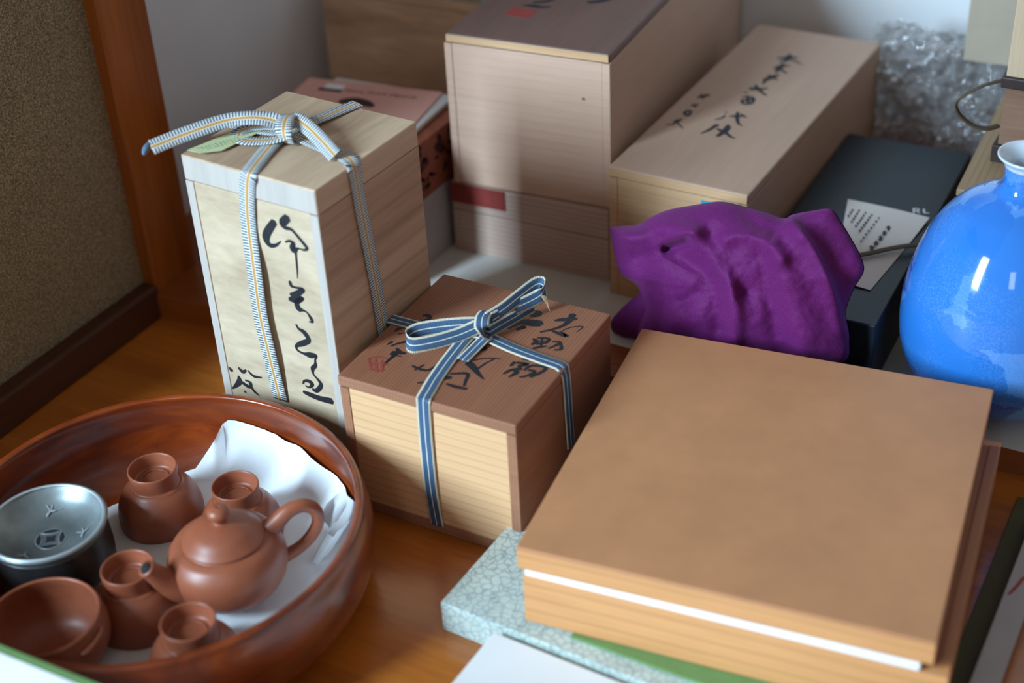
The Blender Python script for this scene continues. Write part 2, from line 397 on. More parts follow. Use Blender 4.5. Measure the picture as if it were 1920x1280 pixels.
M['board_side'] = wood('shaded_orange_side', (0.45, 0.20, 0.075), (0.30, 0.12, 0.04), 'y', blotch=0.6, rough=0.55, grain=50)  # shaded counterpart of the front edge, its shadow baked into the tone
M['back_wood'] = wood('knotty_back_box_wood', (0.88, 0.66, 0.46), (0.44, 0.3, 0.215), 'x', blotch=1.0, rough=0.6, grain=24, stretch=0.2)
M['white_paper'] = plain('white_paper', (0.90, 0.90, 0.89), 0.7, noise=0.04, nscale=30)
M['grey_paper'] = plain('pale_grey_board', (0.42, 0.38, 0.37), 0.8, noise=0.08, nscale=40)
M['green_edge'] = plain('green_paper_edge', (0.16, 0.30, 0.10), 0.6, noise=0.15, nscale=60)
M['olive'] = plain('olive_cloth_edge', (0.10, 0.085, 0.025), 0.7, noise=0.2, nscale=60)
M['pink'] = plain('salmon_pink_paper', (0.80, 0.40, 0.33), 0.6, noise=0.06, nscale=40)
M['rust'] = plain('rust_printed_paper', (0.30, 0.075, 0.035), 0.7, noise=0.35, nscale=90)
M['dark_print'] = plain('dark_print', (0.05, 0.014, 0.010), 0.7, noise=0.3, nscale=90)
M['navy_print'] = plain('navy_print', (0.03, 0.03, 0.07), 0.7, noise=0.2)
M['black_box'] = plain('black_coated_board', (0.010, 0.015, 0.022), 0.42, noise=0.25, nscale=30, bmp=0.08, bscale=500, spec=0.3)
M['white_print'] = plain('white_print', (0.60, 0.62, 0.66), 0.6)
M['leaf'] = plain('cream_leaflet_paper', (0.66, 0.60, 0.57), 0.75, noise=0.05, nscale=30)
M['strap'] = plain('brown_strap', (0.075, 0.048, 0.022), 0.7, noise=0.3, nscale=200)
M['tag'] = plain('pale_green_paper', (0.56, 0.62, 0.34), 0.7, noise=0.05)
M['pewter'] = plain('tarnished_pewter', (0.30, 0.335, 0.335), 0.40, 0.65, noise=0.40, nscale=34, bmp=0.04, bscale=400)
M['pewter_dark'] = plain('dark_pewter', (0.10, 0.095, 0.095), 0.36, 0.75, noise=0.5, nscale=34)
M['etch'] = plain('bright_etched_pewter', (0.52, 0.56, 0.58), 0.4, 0.6)
M['hole'] = plain('painted_hollow_shade', (0.008, 0.008, 0.010), 0.9)  # near-black that paints the shade inside openings which are not cut
M['clay'] = clay_mat(); M['lacquer'] = lacquer()
M['white_cloth'] = plain('white_cotton_cloth', (0.80, 0.82, 0.84), 0.85, noise=0.05, nscale=30, bmp=0.12, bscale=1400)
M['purple'] = cloth_purple(); M['vase'] = vase_glaze()
M['porcelain'] = plain('white_porcelain', (0.62, 0.70, 0.78), 0.12)
M['tape_grey'] = tape_grey(); M['tape_blue'] = tape_blue(); M['crackle'] = crackle(); M['film'] = film_mat()
M['cardboard'] = plain('beige_cardboard', (0.40, 0.32, 0.24), 0.8, noise=0.08, nscale=40)
M['woven_board'] = wood('woven_beige_board', (0.58, 0.47, 0.34), (0.44, 0.34, 0.24), 'z', blotch=0.3, rough=0.8, grain=120)
M['walnut'] = wood('dull_walnut', (0.28, 0.165, 0.11), (0.15, 0.08, 0.05), 'x', blotch=0.7, rough=0.6, grain=50)
M['black_trim'] = plain('dark_brown_trim', (0.035, 0.018, 0.014), 0.5, noise=0.3)
M['cyan'] = plain('cyan_sticker', (0.02, 0.30, 0.42), 0.5)
M['yellow'] = plain('yellow_print', (0.60, 0.48, 0.12), 0.5, noise=0.4, nscale=80)
M['pale_blue'] = plain('pale_blue_card', (0.50, 0.58, 0.66), 0.4, noise=0.1)
M['thread'] = plain('straw_thread', (0.50, 0.36, 0.20), 0.8)
M['blue_thread'] = plain('dull_blue_thread', (0.10, 0.17, 0.24), 0.8, noise=0.4, nscale=500)

# ---------------------------------------------------------------- the setting
ZS = 0.027   # height of the raised alcove floor
tag(slab('floor', (-1.10, -0.6, -0.03), (1.2, 1.06, 0.0), M['floor'], bev=0), kind='structure')
alc = tag(slab('floor_alcove', (-1.06, 0.0, -0.03), (1.2, 0.75, ZS - 0.0), M['sill'], bev=0.001), kind='structure')
alc.location = (0, 0, 0)
# step line turned by 8.3 degrees against the boxes: y = 1.052 + 0.146 x
def turned(o, yaw, loc): o.rotation_euler = (0, 0, R(yaw)); o.location = loc; return o
YS = 8.3
turned(alc, YS, (0, 1.072, 0))
tag(turned(slab('trim_1', (-1.0, 0.0, -0.02), (1.2, 0.0205, ZS), M['sill'], bev=0.0025), YS, (0, 1.052, 0)), kind='structure')
wl = tag(slab('wall_left', (-1.12, 0.46, -0.02), (-0.973, 0.93, 0.95), M['sand'], bev=0), kind='structure')
tag(slab('baseboard_left', (-0.974, 0.46, 0.0), (-0.9545, 0.9165, 0.0365), M['base'], bev=0.003), kind='structure')
tag(slab('trim_2', (-1.05, 0.917, 0.0), (-0.9575, 0.978, 0.95), M['pillar'], bev=0.003), kind='structure')
tag(slab('wall_alcove', (-1.14, 0.975, -0.02), (-1.035, 1.72, 0.95), M['white_wall'], bev=0), kind='structure')
tag(turned(slab('wall_back', (-1.2, 0.0, -0.02), (1.3, 0.06, 0.95), M['white_wall'], bev=0), 4.0, (0, 1.622, 0)), kind='structure')

pbd = slab('pale_board', (-0.80, 1.026, ZS), (0.35, 1.50, ZS + 0.0012), M['white_floor'], bev=0.0004)
tag(pbd, 'thin pale grey board under the boxes and vase on the alcove floor', 'board')
ZS = ZS + 0.0013

# ---------------------------------------------------------------- wooden box maker
def wooden_box(name, label, fl, yaw, w, d, h, lid_t, wall_t, mats, parts_cat='box', over=0.0, base_t=0.0, lid_bev=0.001, gap=0.0006, group=None):
    """fl: front-left bottom corner. mats: lid, lid_edge, front, end, side, base"""
    root = empty(name, fl, yaw); tag(root, label, 'box', group)
    zb = base_t; zt = h - lid_t - gap
    if base_t: slab('base_board', (0, 0, 0), (w, d, base_t), mats['base'], root)
    slab('front_panel', (wall_t, 0.0004, zb), (w - wall_t, wall_t, zt), mats['front'], root, 0.0004)
    slab('back_panel', (wall_t, d - wall_t, zb), (w - wall_t, d - 0.0004, zt), mats['front'], root, 0.0004)
    for s in (0, 1):
        x0 = 0 if s == 0 else w - wall_t
        slab('side_panel', (x0, 0, zb), (x0 + wall_t, d, zt), mats['side'], root, 0.0006)
        if mats.get('end'):
            slab('end_grain', (x0 + 0.0004, -0.00025, zb), (x0 + wall_t - 0.0004, 0.0006, zt), mats['end'], root, 0.0001)
    if not base_t: slab('base_board', (wall_t, wall_t, 0), (w - wall_t, d - wall_t, 0.005), mats['side'], root)
    lid = slab('lid', (-over, -over, h - lid_t), (w + over, d + over, h), mats['lid'], root, lid_bev)
    if mats.get('lid_edge'):
        slab('lid_edge', (-over + 0.0008, -over - 0.0003, h - lid_t + 0.0006), (w + over - 0.0008, -over + 0.0008, h - 0.0012), mats['lid_edge'], lid, 0.0002)
    return root

STROKES = {"A":[[[87.1,246.4,4.74],[81.9,239.9,5.41],[77.0,232.7,5.78],[76.0,227.3,5.16],[79.0,223.6,3.55],[85.1,225.3,2.25],[91.0,230.5,0.64]],[[101.4,253.6,5.29],[95.5,247.5,5.65],[97.7,244.0,3.14],[103.0,243.9,2.19],[106.6,241.2,2.19],[110.1,237.8,2.19],[113.6,234.3,2.51],[116.5,230.6,2.2],[112.6,228.3,1.58],[107.8,228.4,1.26],[103.1,225.8,4.76],[101.5,227.7,4.13],[103.4,231.6,2.84],[99.5,232.8,1.9],[95.4,230.7,1.27]],[[104.5,225.3,1.9],[103.8,216.2,1.6],[103.3,208.6,1.29],[102.2,200.0,0.49]],[[93.8,195.0,2.28],[94.5,191.4,2.62],[98.4,190.8,1.63],[106.4,191.0,2.92],[99.2,185.4,3.93],[92.3,182.3,2.31]],[[90.3,177.4,2.65],[96.5,179.2,5.6],[103.7,182.5,3.93],[97.7,176.5,3.63],[98.9,171.4,4.63],[102.7,170.9,1.98],[107.0,169.9,1.32],[110.1,165.4,2.64],[110.9,162.5,1.98],[107.4,161.6,0.83]],[[93.4,154.8,1.34],[95.4,151.4,2.02],[100.9,149.2,3.69],[104.2,143.0,3.7],[96.5,137.4,4.07],[90.3,133.1,2.39],[90.9,129.2,1.71],[97.0,127.9,2.05],[103.6,128.4,4.42],[109.7,129.9,2.37],[108.1,125.0,1.36],[107.7,120.0,2.73],[104.1,115.5,3.09],[104.1,109.8,1.38],[108.6,105.5,2.07],[110.5,101.2,3.11],[105.1,93.9,3.13],[100.8,93.7,2.09]],[[91.3,96.4,1.22],[93.0,99.5,1.74],[97.6,101.0,2.78],[101.1,99.2,3.13],[97.5,94.6,1.4],[93.5,95.0,1.05]],[[90.3,87.7,2.47],[97.2,87.1,3.86],[107.5,86.8,4.19],[120.0,88.3,4.85]],[[10.0,85.6,1.84],[12.4,83.2,3.32]],[[20.9,89.1,1.83],[24.9,86.2,2.93],[29.1,89.3,1.46]],[[31.1,89.9,1.09],[36.6,85.8,2.18],[45.9,87.2,1.08]],[[19.1,80.0,1.84],[18.8,73.8,4.44],[9.4,63.7,1.12]],[[20.0,75.1,2.58],[29.5,72.2,2.94],[32.4,77.5,1.46],[26.1,78.0,1.47]],[[30.4,76.8,1.47],[33.7,70.2,2.21],[39.4,66.4,0.92]],[[22.8,65.6,1.48],[24.4,64.4,1.48]]],"B":[[[120.1,137.9,1.98],[126.7,142.3,3.96],[135.1,147.0,2.64]],[[129.5,151.9,4.33],[130.9,142.2,3.96],[129.3,133.0,2.62],[123.5,124.4,1.95],[117.1,117.8,1.62]],[[124.0,123.5,1.63],[131.4,122.0,2.91],[138.6,121.1,3.22],[136.3,123.0,1.62],[131.1,125.4,0.97]],[[132.3,127.1,0.81],[136.4,133.8,0.82],[142.4,138.1,0.98],[145.2,137.7,0.81],[143.7,129.8,0.65]],[[116.2,106.9,1.61],[120.3,104.1,3.2],[119.0,98.8,1.6]],[[119.0,109.4,1.61],[127.2,111.8,2.25],[128.5,106.5,1.92],[121.8,101.2,2.24]],[[120.4,105.3,1.28],[127.5,108.4,1.28]],[[122.3,110.8,1.29],[127.5,98.0,1.59]],[[122.6,94.6,2.22],[127.0,98.9,2.22],[130.9,101.8,1.27]],[[132.4,109.4,1.6],[138.3,110.9,1.92],[136.3,104.2,1.91],[133.4,99.4,1.27]],[[138.8,109.9,1.91],[143.1,102.6,2.21],[138.7,99.5,1.26]],[[117.8,71.9,2.18],[117.5,66.1,2.17]],[[119.9,71.7,2.18],[128.3,73.2,2.79],[123.3,67.6,2.48]],[[117.5,53.9,1.23],[120.4,60.7,2.46],[126.9,65.9,3.08]],[[123.6,52.2,1.52],[126.1,59.9,3.07],[122.5,61.7,2.15]],[[130.0,65.0,1.85],[132.5,72.8,2.17],[143.0,75.3,2.47],[143.7,68.9,2.45],[138.4,58.9,2.44]],[[133.2,66.5,2.15],[138.4,66.6,2.15],[134.8,58.3,1.83],[131.0,55.5,1.52]],[[121.8,78.2,1.56],[128.1,78.8,1.56]],[[88.8,138.4,3.36],[96.6,139.4,7.36],[104.5,141.6,6.68]],[[90.2,112.1,2.29],[96.1,124.4,4.95],[104.5,126.9,7.58],[111.7,128.9,6.58]],[[98.0,113.1,2.29],[101.5,119.5,4.26]],[[80.0,75.6,4.78],[87.7,79.1,5.42]],[[84.9,56.1,4.69],[90.6,53.0,4.66],[99.9,46.0,2.76],[107.0,41.5,0.91]],[[87.1,60.5,1.25],[95.4,67.5,1.26],[105.6,71.0,0.94]],[[102.0,70.1,0.94],[98.4,62.1,1.25],[95.9,52.0,1.55]],[[80.1,37.1,1.85],[85.2,40.1,2.15],[92.1,42.5,2.46],[95.3,34.0,1.83],[97.5,27.4,1.51]],[[83.5,24.4,1.52],[91.8,23.8,2.72],[101.2,24.8,2.11]],[[77.9,30.6,4.59],[82.7,32.8,2.76]],[[46.9,34.6,1.56],[54.2,32.9,2.18],[61.5,34.4,2.17],[63.7,42.1,1.25]],[[51.8,30.0,1.24],[54.5,39.1,1.56]],[[62.8,16.2,1.52],[66.6,19.0,1.52]],[[17.1,100.6,1.68],[21.1,102.4,3.03],[24.6,99.0,2.34],[20.7,93.5,1.67]],[[8.5,71.1,1.32],[9.0,75.0,2.31],[10.6,76.9,1.65]],[[13.1,68.3,0.98],[19.2,74.6,0.82]],[[12.8,51.6,0.97],[14.4,57.0,1.95]],[[16.7,51.0,1.29],[19.4,55.7,1.62],[24.4,61.4,2.27]],[[22.8,50.2,1.28],[26.7,46.1,3.83],[22.9,41.0,2.55]],[[22.3,44.2,2.24],[29.5,46.2,3.51],[33.3,46.8,1.27]],[[26.7,42.7,2.55],[25.7,34.2,1.9],[25.3,23.8,0.94]],[[26.8,41.5,1.27],[32.2,41.7,0.95]]],"Bs":[[[9.5,28.8,0.95],[15.8,34.3,1.27],[22.6,34.6,0.95]],[[10.0,29.0,0.95],[15.1,22.6,1.26],[21.0,16.2,0.93]],[[15.9,29.8,1.26],[19.2,24.5,1.57],[25.9,16.2,1.24]],[[16.0,23.0,0.94],[22.0,26.8,1.26],[29.0,27.7,0.94]],[[19.3,16.6,1.25],[25.9,18.4,1.87],[29.6,20.1,1.24]],[[20.8,30.8,1.26],[26.4,23.1,1.56],[29.1,17.6,0.93]]],"E":[[[52.3,287.1,2.16],[61.7,294.2,5.4],[70.5,296.4,2.15]],[[60.2,301.4,3.62],[62.2,286.7,4.29],[57.4,280.0,1.78]],[[64.8,289.3,1.79],[73.0,286.7,2.14],[80.6,282.3,0.89]],[[58.4,262.2,2.47],[62.5,270.0,4.24],[70.3,274.8,1.42]],[[62.6,276.1,3.2],[63.5,261.3,3.87],[62.4,254.9,2.45]],[[63.5,264.4,2.11],[74.1,255.4,1.74]],[[60.1,230.2,3.79],[63.3,240.4,5.2],[67.9,249.8,2.44]],[[59.2,244.6,2.44],[64.3,240.8,3.46],[71.3,238.0,1.72]],[[62.1,222.3,1.37],[60.2,236.1,3.46]],[[54.0,207.2,4.08],[61.5,209.0,4.41],[70.0,214.2,1.7]],[[56.0,216.8,2.39],[63.0,208.2,3.05],[75.2,198.0,1.34]],[[51.9,197.7,1.69],[55.9,196.6,1.35]],[[56.8,180.1,2.0],[61.1,172.2,2.64],[68.0,175.3,2.64],[66.2,187.0,2.33],[57.8,189.0,2.01],[55.8,183.9,1.34]],[[59.2,178.4,2.66],[62.9,182.2,3.66],[66.4,186.5,1.66]],[[58.8,189.4,2.01],[66.1,173.0,2.31]],[[50.6,128.2,1.29],[55.0,134.1,1.93],[55.5,141.1,1.29]],[[52.7,145.2,0.98],[55.1,147.7,1.3]],[[60.4,140.5,1.61],[66.2,143.1,3.87],[74.0,146.5,1.29]],[[63.9,151.5,2.27],[68.6,138.8,2.89],[74.6,128.2,1.91],[79.4,126.3,0.95]],[[68.2,149.4,1.3],[75.4,144.4,1.61]],[[50.0,95.1,1.25],[54.4,106.1,2.84],[56.4,117.5,2.86],[58.7,115.9,1.27]],[[59.2,110.8,1.58],[68.2,108.3,4.4],[69.7,118.1,2.53]],[[66.9,122.1,3.18],[67.7,106.8,3.77],[66.6,96.0,3.43]],[[67.7,109.4,2.2],[77.0,100.7,2.49],[83.5,98.4,0.93]],[[65.7,100.8,1.88],[71.4,103.3,1.56]],[[15.0,167.4,2.02],[18.9,172.0,4.37],[22.4,177.8,3.37]],[[14.8,175.9,1.35],[21.0,167.3,2.34]],[[16.7,147.3,1.98],[20.2,150.2,2.98],[22.1,153.8,1.33]],[[17.2,151.6,1.33],[22.2,145.5,1.32]],[[17.9,128.6,2.94],[18.4,135.6,2.29],[22.3,134.6,2.29],[22.9,125.4,2.6],[17.9,128.6,1.63]],[[17.7,105.7,2.89],[18.6,111.4,3.54],[21.0,116.5,1.61]],[[12.5,99.4,0.8],[19.2,102.4,1.6]],[[18.7,108.8,1.61],[26.5,101.6,1.27],[30.4,98.1,0.79]]],"leaf":[[[-23.4,61.8,1.28],[-21.4,64.3,1.28]],[[-24.7,65.0,1.28],[-21.2,64.5,1.28]],[[-25.1,63.2,1.28],[-21.9,64.8,1.28]],[[-24.3,67.0,1.28],[-20.3,58.9,1.27]],[[-23.5,53.8,1.27],[-19.5,54.2,1.27]],[[-21.5,50.2,1.26],[-19.9,52.7,1.27]],[[-21.6,51.4,1.27],[-19.7,52.4,1.26]],[[-22.7,56.8,1.27],[-18.8,48.8,1.26]],[[-19.5,39.3,1.25],[-17.0,42.7,1.25]],[[-19.5,40.0,1.25],[-17.5,43.5,1.26]],[[-21.6,44.5,1.26],[-18.4,43.2,1.26]],[[-21.1,46.8,1.26],[-17.3,38.8,1.25]],[[-19.7,33.0,1.25],[-16.8,33.6,1.25]],[[-18.8,31.2,1.25],[-16.3,34.1,1.25]],[[-17.9,29.0,1.24],[-15.5,32.8,1.25]],[[-19.8,36.6,1.25],[-16.0,28.7,1.24]],[[-16.4,18.9,1.23],[-14.1,22.2,1.24]],[[-18.9,23.4,1.24],[-15.1,23.8,1.24]],[[-19.4,24.3,1.24],[-15.4,25.4,1.24]],[[-18.9,26.3,1.24],[-13.9,19.4,1.23]],[[-39.8,74.8,0.74],[-38.3,75.0,0.74]],[[-40.2,75.0,0.74],[-38.4,74.3,0.74]],[[-39.8,74.0,0.74],[-37.9,74.6,0.74]],[[-39.8,76.0,0.74],[-37.4,72.4,0.74]],[[-38.8,68.2,0.74],[-37.5,68.2,0.74]],[[-38.3,67.2,0.74],[-37.3,68.1,0.74]],[[-37.4,65.9,0.74],[-36.8,68.1,0.74]],[[-38.4,69.4,0.74],[-36.5,65.5,0.74]],[[-36.9,60.2,0.73],[-35.7,61.2,0.73]],[[-36.9,59.8,0.73],[-35.6,60.9,0.73]],[[-36.3,59.7,0.73],[-35.7,60.9,0.73]],[[-37.1,62.7,0.74],[-35.2,58.9,0.73]],[[-36.4,55.1,0.73],[-34.6,54.9,0.73]],[[-35.5,53.2,0.73],[-34.9,54.7,0.73]],[[-35.8,53.7,0.73],[-34.5,54.3,0.73]],[[-36.0,56.0,0.73],[-33.9,52.3,0.73]],[[-35.2,48.3,0.73],[-33.5,49.0,0.73]],[[-34.5,47.1,0.73],[-33.5,48.1,0.73]],[[-34.6,47.6,0.73],[-33.4,48.2,0.73]],[[-35.0,49.2,0.73],[-32.8,45.6,0.73]],[[-34.0,41.8,0.72],[-32.0,41.5,0.72]],[[-33.8,41.2,0.72],[-32.4,41.7,0.72]],[[-33.4,40.6,0.72],[-32.5,41.6,0.72]],[[-33.7,42.7,0.72],[-31.7,39.1,0.72]],[[-32.3,34.0,0.72],[-30.8,34.4,0.72]],[[-31.9,33.4,0.72],[-30.9,34.9,0.72]],[[-32.6,35.1,0.72],[-31.4,35.3,0.72]],[[-32.3,36.3,0.72],[-30.2,32.8,0.72]],[[-31.3,28.1,0.72],[-29.9,29.0,0.72]],[[-30.9,28.1,0.72],[-29.6,28.1,0.72]],[[-31.1,28.2,0.72],[-29.6,28.2,0.72]],[[-31.3,29.7,0.72],[-29.2,26.2,0.71]],[[-48.2,77.2,0.84],[-46.1,76.8,0.84]],[[-46.8,74.2,0.84],[-45.7,76.0,0.84]],[[-48.5,76.6,0.84],[-46.1,76.6,0.84]],[[-48.3,78.5,0.84],[-45.9,74.2,0.84]],[[-46.9,70.9,0.84],[-45.9,71.5,0.84]],[[-47.3,70.8,0.84],[-45.7,71.1,0.84]],[[-46.6,69.4,0.84],[-44.8,70.7,0.84]],[[-47.0,73.0,0.84],[-44.8,68.7,0.83]],[[-45.0,64.1,0.83],[-44.7,66.0,0.83]],[[-45.5,64.7,0.83],[-43.9,65.7,0.83]],[[-45.8,65.4,0.83],[-44.1,65.9,0.83]],[[-46.2,67.3,0.83],[-43.6,63.3,0.83]],[[-45.2,60.3,0.83],[-43.4,60.8,0.83]],[[-44.2,58.1,0.83],[-43.2,60.5,0.83]],[[-45.6,60.9,0.83],[-43.1,60.5,0.83]],[[-45.4,61.6,0.83],[-42.8,57.6,0.83]],[[-43.4,53.8,0.83],[-42.4,55.0,0.83]],[[-44.2,55.7,0.83],[-42.5,54.8,0.83]],[[-44.6,55.1,0.83],[-42.5,55.8,0.83]],[[-44.3,56.2,0.83],[-41.7,52.3,0.82]],[[-42.7,49.1,0.82],[-41.3,49.8,0.82]],[[-42.5,49.0,0.82],[-41.3,49.3,0.82]],[[-42.5,48.1,0.82],[-41.5,49.7,0.82]],[[-43.2,50.8,0.82],[-40.8,46.7,0.82]],[[-41.3,42.6,0.82],[-40.2,44.0,0.82]],[[-41.1,42.7,0.82],[-39.9,43.4,0.82]],[[-41.0,42.4,0.82],[-39.9,43.9,0.82]],[[-42.0,45.5,0.82],[-39.7,41.4,0.82]],[[-53.4,74.9,0.75],[-52.7,76.0,0.75]],[[-53.5,74.1,0.75],[-52.7,75.9,0.75]],[[-53.3,74.6,0.75],[-52.4,75.5,0.75]],[[-54.7,77.5,0.75],[-52.1,74.0,0.75]],[[-52.4,68.8,0.75],[-51.4,70.4,0.75]],[[-52.6,70.0,0.75],[-51.5,70.6,0.75]],[[-53.7,71.0,0.75],[-52.5,71.6,0.75]],[[-53.6,72.2,0.75],[-51.4,68.4,0.74]],[[-52.2,65.8,0.74],[-50.4,65.5,0.74]],[[-51.4,63.6,0.74],[-50.6,65.8,0.74]],[[-51.9,64.3,0.74],[-50.6,64.8,0.74]],[[-52.2,67.1,0.74],[-50.2,63.3,0.74]],[[-51.6,60.5,0.74],[-49.5,60.5,0.74]],[[-51.2,59.9,0.74],[-49.9,61.0,0.74]],[[-51.2,60.4,0.74],[-49.9,60.9,0.74]],[[-51.2,61.8,0.74],[-49.2,57.9,0.74]],[[-49.9,54.5,0.74],[-48.8,55.2,0.74]],[[-50.0,53.9,0.74],[-48.9,55.4,0.74]],[[-50.5,55.0,0.74],[-48.5,55.1,0.74]],[[-50.2,56.4,0.74],[-48.1,52.7,0.74]],[[-48.7,48.3,0.73],[-47.7,49.5,0.73]],[[-48.5,48.0,0.73],[-47.7,50.0,0.73]],[[-48.2,48.4,0.73],[-47.6,49.5,0.73]],[[-49.4,51.0,0.74],[-47.0,47.5,0.73]],[[-61.6,75.9,0.75],[-59.8,76.6,0.75]],[[-60.6,74.6,0.75],[-59.7,76.2,0.75]],[[-61.3,76.0,0.75],[-60.1,76.0,0.75]],[[-61.5,77.5,0.75],[-59.3,73.7,0.75]],[[-59.9,70.2,0.75],[-58.7,71.2,0.75]],[[-58.8,68.2,0.75],[-58.5,70.6,0.75]],[[-59.3,68.6,0.75],[-58.4,70.3,0.75]],[[-60.2,72.0,0.75],[-57.9,68.3,0.75]],[[-58.8,64.5,0.75],[-56.9,65.0,0.75]],[[-58.8,65.2,0.75],[-57.4,65.5,0.75]],[[-57.8,62.8,0.74],[-57.1,64.4,0.75]],[[-59.1,66.4,0.75],[-56.9,62.8,0.74]],[[-57.0,58.1,0.74],[-56.0,60.0,0.74]],[[-56.5,57.9,0.74],[-56.1,59.6,0.74]],[[-57.7,60.2,0.74],[-56.0,60.0,0.74]],[[-57.8,61.1,0.74],[-55.6,57.4,0.74]],[[-55.4,53.2,0.74],[-54.8,54.1,0.74]],[[-55.9,53.6,0.74],[-54.8,54.5,0.74]],[[-56.2,53.8,0.74],[-54.8,53.8,0.74]],[[-56.6,55.7,0.74],[-54.2,52.2,0.74]],[[-65.9,71.4,0.75],[-65.4,73.5,0.75]],[[-66.7,73.0,0.75],[-64.8,73.3,0.75]],[[-66.1,72.2,0.75],[-65.1,73.8,0.75]],[[-67.0,75.0,0.76],[-64.5,71.4,0.75]],[[-64.7,66.5,0.75],[-63.6,67.1,0.75]],[[-65.3,67.4,0.75],[-63.8,68.1,0.75]],[[-65.6,67.9,0.75],[-63.9,68.1,0.75]],[[-65.7,69.2,0.75],[-63.1,65.7,0.75]],[[-64.5,62.3,0.75],[-62.7,62.2,0.75]],[[-63.3,60.6,0.75],[-62.4,62.2,0.75]],[[-63.6,61.5,0.75],[-62.5,61.9,0.75]],[[-64.3,63.5,0.75],[-61.8,60.0,0.75]]]}
